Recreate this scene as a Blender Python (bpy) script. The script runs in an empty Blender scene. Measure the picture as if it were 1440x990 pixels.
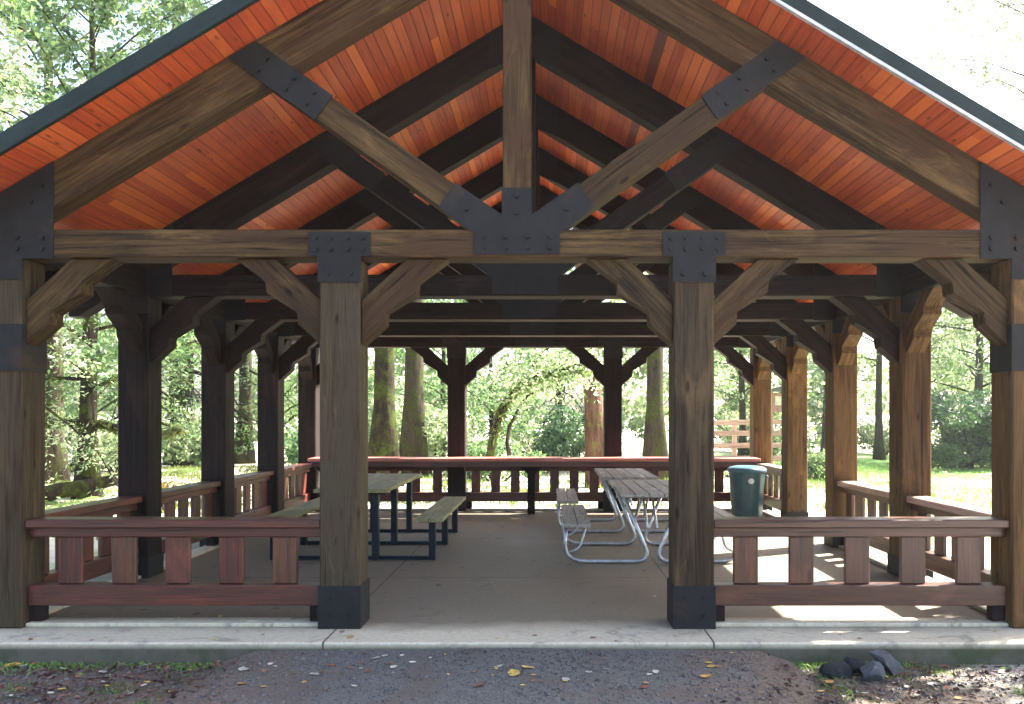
import bpy, bmesh, math, random
import numpy as np
from mathutils import Vector, Matrix
random.seed(7); rng = np.random.default_rng(11)
R = math.radians; PI = math.pi
scene = bpy.context.scene
col = scene.collection

# ------------------------------------------------------------------ materials
def new_mat(name):
    m = bpy.data.materials.new(name); m.use_nodes = True
    nt = m.node_tree; nt.nodes.clear()
    out = nt.nodes.new('ShaderNodeOutputMaterial')
    b = nt.nodes.new('ShaderNodeBsdfPrincipled')
    nt.links.new(b.outputs[0], out.inputs[0])
    return m, nt, b, out
def N(nt, t, **kw):
    n = nt.nodes.new(t)
    for k, v in kw.items(): setattr(n, k, v)
    return n
def math_(nt, op, a, b=None, c=None):
    n = N(nt, 'ShaderNodeMath', operation=op)
    for i, v in enumerate((a, b, c)):
        if v is None: continue
        if isinstance(v, (int, float)): n.inputs[i].default_value = v
        else: nt.links.new(v, n.inputs[i])
    return n.outputs[0]
def mixc(nt, f, a, b, blend='MIX'):
    n = N(nt, 'ShaderNodeMix', data_type='RGBA', blend_type=blend)
    for s, v in ((0, f), (6, a), (7, b)):
        if isinstance(v, (int, float)): n.inputs[s].default_value = v
        elif isinstance(v, tuple): n.inputs[s].default_value = (*v[:3], 1)
        else: nt.links.new(v, n.inputs[s])
    return n.outputs[2]
def noise(nt, vec, scale, detail=4, rough=.55, dist=0.0):
    n = N(nt, 'ShaderNodeTexNoise'); n.inputs['Scale'].default_value = scale
    n.inputs['Detail'].default_value = detail; n.inputs['Roughness'].default_value = rough
    n.inputs['Distortion'].default_value = dist
    if vec is not None: nt.links.new(vec, n.inputs['Vector'])
    return n.outputs['Fac']
def ramp(nt, f, lo, hi):
    n = N(nt, 'ShaderNodeMapRange', clamp=True)
    nt.links.new(f, n.inputs[0]); n.inputs[1].default_value = lo; n.inputs[2].default_value = hi
    return n.outputs[0]
def mapping(nt, vec, scale, rot=(0, 0, 0)):
    n = N(nt, 'ShaderNodeMapping'); n.inputs['Scale'].default_value = scale; n.inputs['Rotation'].default_value = rot
    nt.links.new(vec, n.inputs['Vector']); return n.outputs[0]
def bump(nt, b, h, strength, dist=.01):
    n = N(nt, 'ShaderNodeBump'); n.inputs['Strength'].default_value = strength; n.inputs['Distance'].default_value = dist
    nt.links.new(h, n.inputs['Height']); nt.links.new(n.outputs[0], b.inputs['Normal'])
def objvec(nt, spread=37.0):
    tc = N(nt, 'ShaderNodeTexCoord'); oi = N(nt, 'ShaderNodeObjectInfo')
    r = math_(nt, 'MULTIPLY', oi.outputs['Random'], spread)
    cx = N(nt, 'ShaderNodeCombineXYZ')
    for i in range(3): nt.links.new(r, cx.inputs[i])
    va = N(nt, 'ShaderNodeVectorMath', operation='ADD')
    nt.links.new(tc.outputs['Object'], va.inputs[0]); nt.links.new(cx.outputs[0], va.inputs[1])
    return va.outputs[0], oi.outputs['Random'], tc

def wood(name, c1, c2, c3, rough=.68, var=.35, spec=.14, knots=True, g=1.0):
    m, nt, b, out = new_mat(name)
    v, rnd, tc = objvec(nt)
    grain = noise(nt, mapping(nt, v, (1.3*g, 26*g, 26*g)), 1.0, 6, .65, .6)
    fine = noise(nt, mapping(nt, v, (4*g, 120*g, 120*g)), 1.0, 3, .6)
    stain = noise(nt, mapping(nt, v, (.8, 2.2, 2.2)), 1.0, 4, .6, .3)
    c = mixc(nt, ramp(nt, grain, .40, .60), c1, c2)
    c = mixc(nt, ramp(nt, stain, .45, .62), c, c3)
    lightp = noise(nt, mapping(nt, v, (1.1, 3.5, 3.5)), 1.0, 5, .65, .8)
    c = mixc(nt, math_(nt, 'MULTIPLY', ramp(nt, lightp, .56, .68), .55), c, tuple(min(1, x*1.9) for x in c1))
    dk = ramp(nt, fine, .30, .5)
    c = mixc(nt, dk, mixc(nt, 1.0, c, (.55, .5, .48), 'MULTIPLY'), c)
    # drying checks
    ck = noise(nt, mapping(nt, v, (.7, 40, 40)), 1.0, 2, .5, 1.2)
    ckm = ramp(nt, ck, .30, .345)
    c = mixc(nt, ckm, mixc(nt, 1.0, c, (.3, .27, .25), 'MULTIPLY'), c)
    # knots
    if knots:
        vo = N(nt, 'ShaderNodeTexVoronoi'); vo.inputs['Scale'].default_value = 1.0
        nt.links.new(mapping(nt, v, (2.2, 6.5, 6.5)), vo.inputs['Vector'])
        kn = ramp(nt, vo.outputs['Distance'], .06, .13)
        c = mixc(nt, kn, mixc(nt, 1.0, c, (.35, .28, .22), 'MULTIPLY'), c)
    tone = math_(nt, 'MULTIPLY_ADD', rnd, var, 1 - var/2)
    hs = N(nt, 'ShaderNodeHueSaturation'); nt.links.new(tone, hs.inputs['Value']); nt.links.new(c, hs.inputs['Color'])
    nt.links.new(hs.outputs[0], b.inputs['Base Color'])
    rg = math_(nt, 'MULTIPLY_ADD', grain, .35, rough - .17); nt.links.new(rg, b.inputs['Roughness'])
    b.inputs['Specular IOR Level'].default_value = spec
    h = math_(nt, 'ADD', math_(nt, 'MULTIPLY', grain, .5), math_(nt, 'ADD', math_(nt, 'MULTIPLY', fine, .3), math_(nt, 'MULTIPLY', ckm, .8)))
    bump(nt, b, h, .55, .006)
    return m
M = {}
M['timber'] = wood('weathered_timber', (.070, .044, .017), (.022, .013, .007), (.048, .026, .013))
M['timber_shaded'] = wood('shaded_timber', (.020, .012, .010), (.008, .006, .006), (.015, .010, .009))  # interior shade put into a darker copy of the timber colour
M['post'] = wood('post_timber', (.072, .048, .025), (.026, .018, .011), (.045, .036, .022))
M['post_lit'] = wood('lit_post_timber', (.120, .064, .024), (.050, .026, .011), (.088, .05, .02))  # light on the right posts put into a warmer, lighter copy
M['rail'] = wood('red_stained_timber', (.11, .026, .016), (.042, .012, .010), (.07, .022, .014), rough=.38, var=.5, spec=.5)
M['rail_brown'] = wood('brown_stained_timber', (.105, .038, .020), (.045, .017, .010), (.075, .03, .016), rough=.36, var=.5, spec=.5)
M['counter'] = wood('red_counter_wood', (.55, .20, .15), (.38, .10, .07), (.5, .18, .13), rough=.38, knots=False, spec=.5)
M['sunlit_rail'] = wood('sunlit_top_rail', (.40, .26, .21), (.26, .15, .12), (.34, .22, .18), rough=.45, knots=False, spec=.4)  # sunlight on the right top rails put into a paler wood colour
M['table_grey'] = wood('grey_table_wood', (.38, .34, .29), (.25, .225, .19), (.33, .30, .255), rough=.6, knots=False, var=.25)
M['table_olive'] = wood('olive_table_wood', (.27, .25, .12), (.17, .155, .08), (.22, .22, .115), rough=.55, knots=False, var=.25)

def metal(name, c, rough=.5, met=.3, scale=9.0, rust=None):
    m, nt, b, out = new_mat(name)
    v, rnd, tc = objvec(nt)
    n1 = noise(nt, v, scale, 5, .65)
    c2 = tuple(x*.6 for x in c)
    cc = mixc(nt, ramp(nt, n1, .35, .65), c2, c)
    if rust:
        n2 = noise(nt, v, scale*.45, 5, .7, .5)
        cc = mixc(nt, ramp(nt, n2, .56, .72), cc, rust)
    nt.links.new(cc, b.inputs['Base Color'])
    b.inputs['Metallic'].default_value = met
    if max(c) < .05: b.inputs['Specular IOR Level'].default_value = .18
    nt.links.new(math_(nt, 'MULTIPLY_ADD', n1, .3, rough - .15), b.inputs['Roughness'])
    bump(nt, b, n1, .15, .004)
    return m
M['steel'] = metal('dark_steel_plate', (.0165, .0165, .0175), .6, .0, 7, (.034, .022, .015))
M['bolt'] = metal('bolt_steel', (.03, .032, .036), .45, .5)
M['galv'] = metal('galvanised_tube', (.55, .57, .58), .38, .75, 14)
M['bluesteel'] = metal('painted_dark_blue_steel', (.010, .018, .030), .4, .1)
M['fascia'] = metal('green_grey_fascia', (.018, .030, .028), .5, .1, 5)
M['drip'] = metal('pale_drip_edge', (.62, .62, .66), .35, .4)
M['roofing'] = metal('dark_roofing', (.07, .08, .075), .7, .0, 20)
M['bin'] = metal('teal_plastic', (.018, .075, .095), .4, 0, 6)
M['bin_rim'] = metal('blue_grey_rim', (.05, .12, .15), .35, 0, 6)
M['label'] = metal('white_label', (.7, .75, .75), .5, 0, 6)
M['rock1'] = metal('dark_blue_grey_stone', (.06, .068, .082), .8, 0, 22, (.075, .065, .05))
M['rock2'] = metal('black_grey_stone', (.025, .027, .03), .8, 0, 16, (.06, .07, .035))
M['fence'] = wood('pale_red_fence_wood', (.52, .34, .26), (.36, .20, .15), (.45, .3, .24), knots=False)
M['van'] = metal('dark_blue_paint', (.015, .022, .045), .35, .1, 3)
M['glass'] = metal('dark_glass', (.03, .035, .04), .08, 0, 3)
M['rubber'] = metal('tyre_rubber', (.02, .02, .02), .8, 0, 10)
M['sign'] = metal('brown_sign_board', (.30, .15, .12), .6, 0, 6)
M['paper'] = metal('pale_paper', (.6, .52, .42), .7, 0, 6)

# soffit planks: local X runs down the slope, Y along the planks
def soffit_mat():
    m, nt, b, out = new_mat('orange_cedar_planks')
    tc = N(nt, 'ShaderNodeTexCoord'); sp = N(nt, 'ShaderNodeSeparateXYZ'); nt.links.new(tc.outputs['Object'], sp.inputs[0])
    w = .088
    q = math_(nt, 'DIVIDE', sp.outputs[0], w); fl = math_(nt, 'FLOOR', q); fr = math_(nt, 'FRACT', q)
    wn0 = N(nt, 'ShaderNodeTexWhiteNoise', noise_dimensions='1D'); nt.links.new(fl, wn0.inputs['W'])
    # boards of differing lengths with butt joints
    yl = math_(nt, 'ADD', math_(nt, 'DIVIDE', sp.outputs[1], 4.3), math_(nt, 'MULTIPLY', wn0.outputs[0], 7.0))
    yf = math_(nt, 'FLOOR', yl)
    cb = N(nt, 'ShaderNodeCombineXYZ'); nt.links.new(fl, cb.inputs[0]); nt.links.new(yf, cb.inputs[1])
    wn = N(nt, 'ShaderNodeTexWhiteNoise', noise_dimensions='3D'); nt.links.new(cb.outputs[0], wn.inputs['Vector'])
    off = N(nt, 'ShaderNodeVectorMath', operation='MULTIPLY_ADD'); nt.links.new(wn.outputs['Color'], off.inputs[0])
    off.inputs[1].default_value = (30, 30, 30); nt.links.new(tc.outputs['Object'], off.inputs[2])
    grain = noise(nt, mapping(nt, off.outputs[0], (55, 1.6, 20)), 1.0, 5, .65, .7)
    c = mixc(nt, ramp(nt, grain, .3, .7), (.56, .105, .026), (.27, .036, .013))
    tone = ramp(nt, wn.outputs[0], 0, 1)
    c = mixc(nt, math_(nt, 'POWER', tone, 3.5), c, (.72, .19, .045))
    dark = ramp(nt, wn0.outputs[0], .935, .94)
    c = mixc(nt, dark, c, (.12, .025, .018))
    blotch = noise(nt, tc.outputs['Object'], 1.1, 4, .6)
    c = mixc(nt, math_(nt, 'MULTIPLY', ramp(nt, blotch, .5, .72), .45), c, (.30, .038, .028))
    e = math_(nt, 'MINIMUM', fr, math_(nt, 'SUBTRACT', 1.0, fr))
    gr = ramp(nt, e, .02, .085)
    c = mixc(nt, gr, mixc(nt, 1.0, c, (.5, .42, .42), 'MULTIPLY'), c)
    kv = N(nt, 'ShaderNodeTexVoronoi'); kv.inputs['Scale'].default_value = 1.0; nt.links.new(mapping(nt, off.outputs[0], (9, 3, 3)), kv.inputs['Vector'])
    c = mixc(nt, ramp(nt, kv.outputs['Distance'], .07, .14), mixc(nt, 1.0, c, (.35, .25, .25), 'MULTIPLY'), c)
    st = noise(nt, tc.outputs['Object'], .55, 5, .7, .6)
    c = mixc(nt, math_(nt, 'MULTIPLY', ramp(nt, st, .52, .64), .5), c, (.20, .035, .022))
    nt.links.new(c, b.inputs['Base Color']); b.inputs['Roughness'].default_value = .45
    b.inputs['Specular IOR Level'].default_value = .4
    bump(nt, b, math_(nt, 'ADD', gr, math_(nt, 'MULTIPLY', grain, .25)), .6, .006)
    return m
M['soffit'] = soffit_mat()

def concrete(name='worn_concrete'):
    m, nt, b, out = new_mat(name)
    tc = N(nt, 'ShaderNodeTexCoord'); v = tc.outputs['Object']
    a = noise(nt, v, 1.3, 6, .62, .3); f = noise(nt, v, 26, 5, .7); s = noise(nt, v, .45, 3, .5)
    c = mixc(nt, ramp(nt, a, .32, .68), (.128, .103, .066), (.19, .157, .105))
    c = mixc(nt, ramp(nt, s, .45, .65), c, (.15, .122, .088))
    c = mixc(nt, math_(nt, 'MULTIPLY', ramp(nt, f, .4, .62), .35), c, (.07, .06, .052))
    spots = noise(nt, v, 5.5, 2, .4); c = mixc(nt, ramp(nt, spots, .70, .73), c, (.035, .026, .02))
    # paler outer strip of the slab: worn edge, with front daylight painted in
    sp = N(nt, 'ShaderNodeSeparateXYZ'); nt.links.new(v, sp.inputs[0])
    edge = math_(nt, 'ADD', sp.outputs[1], math_(nt, 'MULTIPLY', math_(nt, 'SUBTRACT', a, .5), .5))
    em = ramp(nt, edge, .22, -.12)
    pale = mixc(nt, ramp(nt, f, .35, .65), (.40, .35, .255), (.52, .46, .35))
    pale = mixc(nt, ramp(nt, noise(nt, v, 3.4, 5, .7), .58, .70), pale, (.26, .235, .2))
    c = mixc(nt, em, c, pale)
    # saw cut joints
    for ax, pos in ((1, 1.9), (1, 4.4), (0, -1.3), (0, 1.35)):
        dd = math_(nt, 'ABSOLUTE', math_(nt, 'SUBTRACT', sp.outputs[ax], pos)); jm = ramp(nt, dd, .004, .009)
        c = mixc(nt, jm, (.03, .026, .022), c)
    drips = noise(nt, v, 2.1, 6, .75, 1.5); c = mixc(nt, math_(nt, 'MULTIPLY', ramp(nt, drips, .57, .64), .45), c, (.06, .048, .036))
    # moss and damp on the vertical faces
    zm = ramp(nt, sp.outputs[2], -.012, -.05)
    ms = mixc(nt, ramp(nt, noise(nt, v, 4, 5, .7), .42, .62), (.085, .075, .055), (.035, .045, .018))
    c = mixc(nt, zm, c, ms)
    nt.links.new(c, b.inputs['Base Color'])
    nt.links.new(math_(nt, 'MULTIPLY_ADD', a, .5, .42), b.inputs['Roughness'])
    bump(nt, b, math_(nt, 'ADD', math_(nt, 'MULTIPLY', f, .6), a), .35, .006)
    return m
M['concrete'] = concrete()

def ground_mat():
    m, nt, b, out = new_mat('forest_ground')
    tc = N(nt, 'ShaderNodeTexCoord'); v = tc.outputs['Object']
    sp = N(nt, 'ShaderNodeSeparateXYZ'); nt.links.new(v, sp.inputs[0])
    big = noise(nt, v, .22, 4, .55); mid = noise(nt, v, 1.6, 6, .65, .4); fine = noise(nt, v, 22, 5, .72); vf = noise(nt, v, 75, 3, .6)
    # near: dark earth with needles and crumbled leaves
    near = mixc(nt, ramp(nt, fine, .35, .62), (.055, .040, .030), (.15, .115, .088))
    near = mixc(nt, ramp(nt, mid, .52, .66), near, (.045, .05, .026))
    near = mixc(nt, math_(nt, 'MULTIPLY', ramp(nt, vf, .56, .66), .6), near, (.14, .09, .07))
    # dry grass and pale gravel of the clearing
    dry = mixc(nt, ramp(nt, fine, .35, .65), (.66, .61, .50), (.52, .46, .34))
    dry = mixc(nt, ramp(nt, mid, .5, .68), dry, (.30, .33, .14))
    lawn = mixc(nt, ramp(nt, fine, .35, .65), (.14, .27, .05), (.22, .36, .09))
    lawn = mixc(nt, ramp(nt, mid, .55, .7), lawn, (.27, .30, .12))
    xs = math_(nt, 'ADD', sp.outputs[0], math_(nt, 'MULTIPLY', math_(nt, 'SUBTRACT', big, .5), 6))
    ys = math_(nt, 'ADD', sp.outputs[1], math_(nt, 'MULTIPLY', math_(nt, 'SUBTRACT', mid, .5), 5))
    lm = math_(nt, 'MULTIPLY', ramp(nt, xs, 5.5, 7.5), ramp(nt, ys, 34, 28))
    far = mixc(nt, lm, dry, lawn)
    # sun patch on the right front ground, painted in as a paler colour
    fm = ramp(nt, sp.outputs[1], .6, 2.0)
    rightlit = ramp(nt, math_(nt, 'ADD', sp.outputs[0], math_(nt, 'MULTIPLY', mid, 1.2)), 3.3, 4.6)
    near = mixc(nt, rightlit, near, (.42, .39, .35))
    c = mixc(nt, fm, near, far)
    nt.links.new(c, b.inputs['Base Color']); b.inputs['Roughness'].default_value = .9
    b.inputs['Specular IOR Level'].default_value = .2
    bump(nt, b, math_(nt, 'ADD', fine, math_(nt, 'MULTIPLY', vf, .5)), .8, .02)
    return m
M['ground'] = ground_mat()
def path_mat():
    m, nt, b, out = new_mat('asphalt_path')
    tc = N(nt, 'ShaderNodeTexCoord'); v = tc.outputs['Object']
    mid = noise(nt, v, 2.2, 5, .6); fine = noise(nt, v, 40, 4, .7); vf = noise(nt, v, 130, 2, .5)
    c = mixc(nt, ramp(nt, fine, .35, .65), (.050, .048, .048), (.108, .103, .098))
    c = mixc(nt, ramp(nt, vf, .55, .68), c, (.18, .175, .17))
    c = mixc(nt, ramp(nt, mid, .50, .62), c, (.09, .07, .06))
    sp = N(nt, 'ShaderNodeSeparateXYZ'); nt.links.new(v, sp.inputs[0])
    dirt = mixc(nt, ramp(nt, fine, .35, .62), (.055, .040, .030), (.15, .115, .088))
    ed = math_(nt, 'ADD', math_(nt, 'ABSOLUTE', math_(nt, 'ADD', sp.outputs[0], .1)), math_(nt, 'MULTIPLY', math_(nt, 'SUBTRACT', noise(nt, v, 3.0, 6, .75), .5), 2.4))
    c = mixc(nt, ramp(nt, ed, 1.15, 1.65), c, dirt)
    nt.links.new(c, b.inputs['Base Color']); b.inputs['Roughness'].default_value = .85
    bump(nt, b, math_(nt, 'ADD', fine, vf), .8, .008)
    return m
M['path'] = path_mat()

def leaf_mat(name, c1, c2, trans=.5, light=1.0):
    m = bpy.data.materials.new(name); m.use_nodes = True; nt = m.node_tree; nt.nodes.clear()
    out = N(nt, 'ShaderNodeOutputMaterial')
    geo = N(nt, 'ShaderNodeNewGeometry'); oi = N(nt, 'ShaderNodeObjectInfo'); tc = N(nt, 'ShaderNodeTexCoord')
    f = geo.outputs['Random Per Island']
    c = mixc(nt, f, c1, c2)
    n = noise(nt, tc.outputs['Object'], .9, 3, .5)
    c = mixc(nt, math_(nt, 'MULTIPLY', ramp(nt, n, .42, .62), .5), c, tuple(x*.55 for x in c1))
    hs = N(nt, 'ShaderNodeHueSaturation')
    nt.links.new(math_(nt, 'MULTIPLY_ADD', oi.outputs['Random'], .4, .8*light), hs.inputs['Value'])
    nt.links.new(math_(nt, 'MULTIPLY_ADD', oi.outputs['Random'], .04, .48), hs.inputs['Hue']); nt.links.new(c, hs.inputs['Color'])
    d = N(nt, 'ShaderNodeBsdfPrincipled'); d.inputs['Roughness'].default_value = .45; d.inputs['Specular IOR Level'].default_value = .45
    t = N(nt, 'ShaderNodeBsdfTranslucent'); mx = N(nt, 'ShaderNodeMixShader'); mx.inputs[0].default_value = trans
    nt.links.new(hs.outputs[0], d.inputs['Base Color'])
    tcx = mixc(nt, 1.0, hs.outputs[0], (1.25, 1.3, .95), 'MULTIPLY'); nt.links.new(tcx, t.inputs['Color'])
    nt.links.new(d.outputs[0], mx.inputs[1]); nt.links.new(t.outputs[0], mx.inputs[2]); nt.links.new(mx.outputs[0], out.inputs[0])
    return m
M['leaf_mid'] = leaf_mat('mid_green_leaves', (.04, .085, .035), (.22, .31, .15))
M['leaf_pale'] = leaf_mat('pale_green_leaves', (.08, .14, .06), (.42, .46, .32))
M['leaf_blue'] = leaf_mat('blue_green_needles', (.035, .08, .05), (.18, .27, .21), .3)
M['leaf_dark'] = leaf_mat('dark_green_leaves', (.025, .06, .03), (.10, .17, .085), .35)
M['moss'] = leaf_mat('moss_tufts', (.07, .10, .02), (.20, .23, .06), .35)
M['fern'] = leaf_mat('fern_fronds', (.10, .17, .04), (.19, .27, .08), .4)
M['dryleaf'] = leaf_mat('dry_brown_leaves', (.12, .06, .025), (.30, .17, .08), .35)
M['litter_dark'] = leaf_mat('brown_litter', (.05, .025, .02), (.17, .09, .075), .1)
M['yellow_leaf'] = leaf_mat('yellow_fallen_leaf', (.50, .30, .07), (.58, .38, .10), .15)
M['pale_leaf'] = leaf_mat('pale_fallen_leaf', (.42, .38, .32), (.5, .46, .4), .15)
M['rust_leaf'] = leaf_mat('rust_fallen_leaf', (.24, .09, .05), (.30, .12, .06), .15)
M['grass'] = leaf_mat('grass_blades', (.09, .18, .035), (.20, .28, .07), .4)

def bark(name, c1, c2, moss=.5, mc=(.13, .16, .035)):
    m, nt, b, out = new_mat(name)
    v, rnd, tc = objvec(nt)
    g = noise(nt, mapping(nt, v, (14, 14, 2.0)), 1.0, 6, .7, .5)
    c = mixc(nt, ramp(nt, g, .38, .62), c1, c2)
    n2 = noise(nt, v, 2.6, 5, .7, .6)
    c = mixc(nt, ramp(nt, n2, .62 - moss*.25, .72 - moss*.22), c, mixc(nt, ramp(nt, noise(nt, v, 18, 4, .7), .4, .6), tuple(x*.5 for x in mc), mc))
    nt.links.new(c, b.inputs['Base Color']); b.inputs['Roughness'].default_value = .9; b.inputs['Specular IOR Level'].default_value = .08
    bump(nt, b, g, 1.0, .05)
    return m
M['bark'] = bark('mossy_bark', (.010, .008, .007), (.036, .026, .019), .7, (.055, .07, .015))
M['bark_dark'] = bark('dark_bark', (.02, .016, .014), (.06, .045, .035), .35, (.08, .1, .025))
M['bark_red'] = bark('reddish_bark', (.05, .027, .02), (.13, .075, .055), .3)
M['bark_grey'] = bark('grey_bark', (.016, .013, .011), (.055, .042, .032), .6, (.05, .06, .015))

# ------------------------------------------------------------------ object helpers
W = {}
def setp(o, label=None, cat=None, group=None, kind=None):
    if label: o['label'] = label
    if cat: o['category'] = cat
    if group: o['group'] = group
    if kind: o['kind'] = kind
    return o
def place(o, mat, parent=None):
    W[o.name] = mat
    if parent is not None:
        o.parent = parent; o.matrix_basis = W[parent.name].inverted() @ mat
    else: o.matrix_basis = mat
def thing(name, loc, rz=0, **kw):
    o = bpy.data.objects.new(name, None); col.objects.link(o); o.empty_display_size = .2
    place(o, Matrix.Translation(loc) @ Matrix.Rotation(rz, 4, 'Z')); return setp(o, **kw)
def mesh_obj(name, me, parent=None, mat=None, **kw):
    o = bpy.data.objects.new(name, me); col.objects.link(o)
    place(o, mat if mat is not None else (W[parent.name].copy() if parent else Matrix()), parent)
    return setp(o, **kw)
def bm_mesh(name, bm, material, smooth=False, bev=0):
    if bev: bmesh.ops.bevel(bm, geom=[e for e in bm.edges], offset=bev, segments=1, affect='EDGES', clamp_overlap=True)
    bmesh.ops.recalc_face_normals(bm, faces=bm.faces)
    me = bpy.data.meshes.new(name); bm.to_mesh(me); bm.free()
    me.materials.append(material)
    if smooth:
        for p in me.polygons: p.use_smooth = True
    return me
def prism(bm, pts, t0, t1, f=lambda a, b, t: (a, t, b)):
    a = [bm.verts.new(f(x, z, t0)) for x, z in pts]; b = [bm.verts.new(f(x, z, t1)) for x, z in pts]
    n = len(pts)
    bm.faces.new(a); bm.faces.new(b[::-1])
    for i in range(n): bm.faces.new((a[i], b[i], b[(i+1) % n], a[(i+1) % n]))
def box(bm, x0, x1, y0, y1, z0, z1):
    prism(bm, [(x0, z0), (x1, z0), (x1, z1), (x0, z1)], y0, y1)
def piece(name, pts, t0, t1, ang, material, parent, axis='x', bev=.006, origin=None, **kw):
    """plank cut to an outline given in the (x,z) plane at depth t (or (y,z) plane when axis='y'); grain runs along ang"""
    ox = sum(p[0] for p in pts)/len(pts) if origin is None else origin[0]
    oz = sum(p[1] for p in pts)/len(pts) if origin is None else origin[1]
    ca, sa = math.cos(ang), math.sin(ang); tm = (t0+t1)/2
    loc = [((x-ox)*ca+(z-oz)*sa, -(x-ox)*sa+(z-oz)*ca) for x, z in pts]
    bm = bmesh.new(); prism(bm, loc, t0-tm, t1-tm)
    me = bm_mesh(name, bm, material, bev=bev)
    if axis == 'x':
        mt = Matrix.Translation((ox, tm, oz)) @ Matrix.Rotation(-ang, 4, 'Y')
    else:   # outline (y,z), thickness along x
        mt = Matrix.Translation((tm, ox, oz)) @ Matrix.Rotation(PI/2, 4, 'Z') @ Matrix.Rotation(-ang, 4, 'Y')
    return mesh_obj(name, me, parent, mt, **kw)
def beam(name, p0, p1, w, h, material, parent, bev=.006, **kw):
    p0, p1 = Vector(p0), Vector(p1); d = p1-p0; L = d.length; X = d.normalized()
    up = Vector((0, 0, 1)) if abs(X.z) < .95 else Vector((0, 1, 0))
    Y = up.cross(X).normalized(); Z = X.cross(Y)
    bm = bmesh.new(); box(bm, -L/2, L/2, -w/2, w/2, -h/2, h/2)
    me = bm_mesh(name, bm, material, bev=bev)
    mt = Matrix.Translation((p0+p1)/2) @ Matrix((X, Y, Z)).transposed().to_4x4()
    return mesh_obj(name, me, parent, mt, **kw)
def copy_to(o, mat, parent, label=None):
    c = o.copy(); col.objects.link(c); place(c, mat, parent)
    for ch in children_of(o):
        copy_to(ch, mat @ W[o.name].inverted() @ W[ch.name], c)
    if label: c['label'] = label
    return c
KIDS = {}
def children_of(o): return [x for x in list(bpy.data.objects) if x.parent == o]
def tube(bm, pts, rad, n=10, cap=True, jit=0):
    pts = [Vector(p) for p in pts]
    if isinstance(rad, (int, float)): rad = [rad]*len(pts)
    rings = []; prev = None
    for i, p in enumerate(pts):
        t = (pts[min(i+1, len(pts)-1)]-pts[max(i-1, 0)]).normalized()
        if prev is None:
            a = Vector((0, 0, 1)) if abs(t.z) < .9 else Vector((1, 0, 0)); u = t.cross(a).normalized()
        else: u = (prev - t*prev.dot(t)).normalized()
        prev = u; w = t.cross(u)
        rings.append([bm.verts.new(p+(u*math.cos(2*PI*k/n)+w*math.sin(2*PI*k/n))*rad[i]*(1+random.uniform(-jit, jit))) for k in range(n)])
    for a, b in zip(rings, rings[1:]):
        for k in range(n): bm.faces.new((a[k], a[(k+1) % n], b[(k+1) % n], b[k]))
    if cap: bm.faces.new(rings[0][::-1]); bm.faces.new(rings[-1])
def lathe(bm, prof, n=32, c=(0, 0)):
    rings = [[bm.verts.new((c[0]+r*math.cos(2*PI*k/n), c[1]+r*math.sin(2*PI*k/n), z)) for k in range(n)] for r, z in prof]
    for a, b in zip(rings, rings[1:]):
        for k in range(n): bm.faces.new((a[k], a[(k+1) % n], b[(k+1) % n], b[k]))
    bm.faces.new(rings[0][::-1]); bm.faces.new(rings[-1])
def np_mesh(name, verts, nper, material):
    """verts: (faces*nper,3) -> mesh of separate polygons"""
    nf = len(verts)//nper
    me = bpy.data.meshes.new(name); me.vertices.add(len(verts)); me.vertices.foreach_set('co', verts.astype(np.float32).ravel())
    me.loops.add(len(verts)); me.loops.foreach_set('vertex_index', np.arange(len(verts), dtype=np.int32))
    me.polygons.add(nf); me.polygons.foreach_set('loop_start', np.arange(0, len(verts), nper, dtype=np.int32))
    me.update(calc_edges=True); me.materials.append(material); return me
def leaves(centers, size, flat=.0, aspect=.5, sizevar=.5, droop=None):
    n = len(centers)
    d = rng.normal(size=(n, 3)); d[:, 2] *= (1-flat)
    if droop is not None: d[:, 2] = d[:, 2]*.5 - droop
    d /= np.linalg.norm(d, axis=1, keepdims=True)
    e = rng.normal(size=(n, 3)); e -= d*np.sum(d*e, axis=1, keepdims=True); e /= np.linalg.norm(e, axis=1, keepdims=True)
    s = size*(1+rng.uniform(-sizevar, sizevar, (n, 1)))
    a = centers - d*s*.5; b = centers + e*s*aspect*.5; c = centers + d*s*.5; f = centers - e*s*aspect*.5
    return np.stack([a, b, c, f], axis=1).reshape(-1, 3)

# ------------------------------------------------------------------ dimensions
XC = 3.72; XM = 1.28; PW = .29; BAY = 1.86; RZ = 5.39; SL = .60; HB = 2.68; NT = 5
rows = [k*BAY for k in range(NT)]
GZ = -.15

# ------------------------------------------------------------------ setting
bm = bmesh.new(); box(bm, -4.15, 4.15, -.36, 8.1, GZ-.25, 0)
mesh_obj('concrete_floor', bm_mesh('concrete_floor', bm, M['concrete'], bev=.012), kind='structure')
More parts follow.
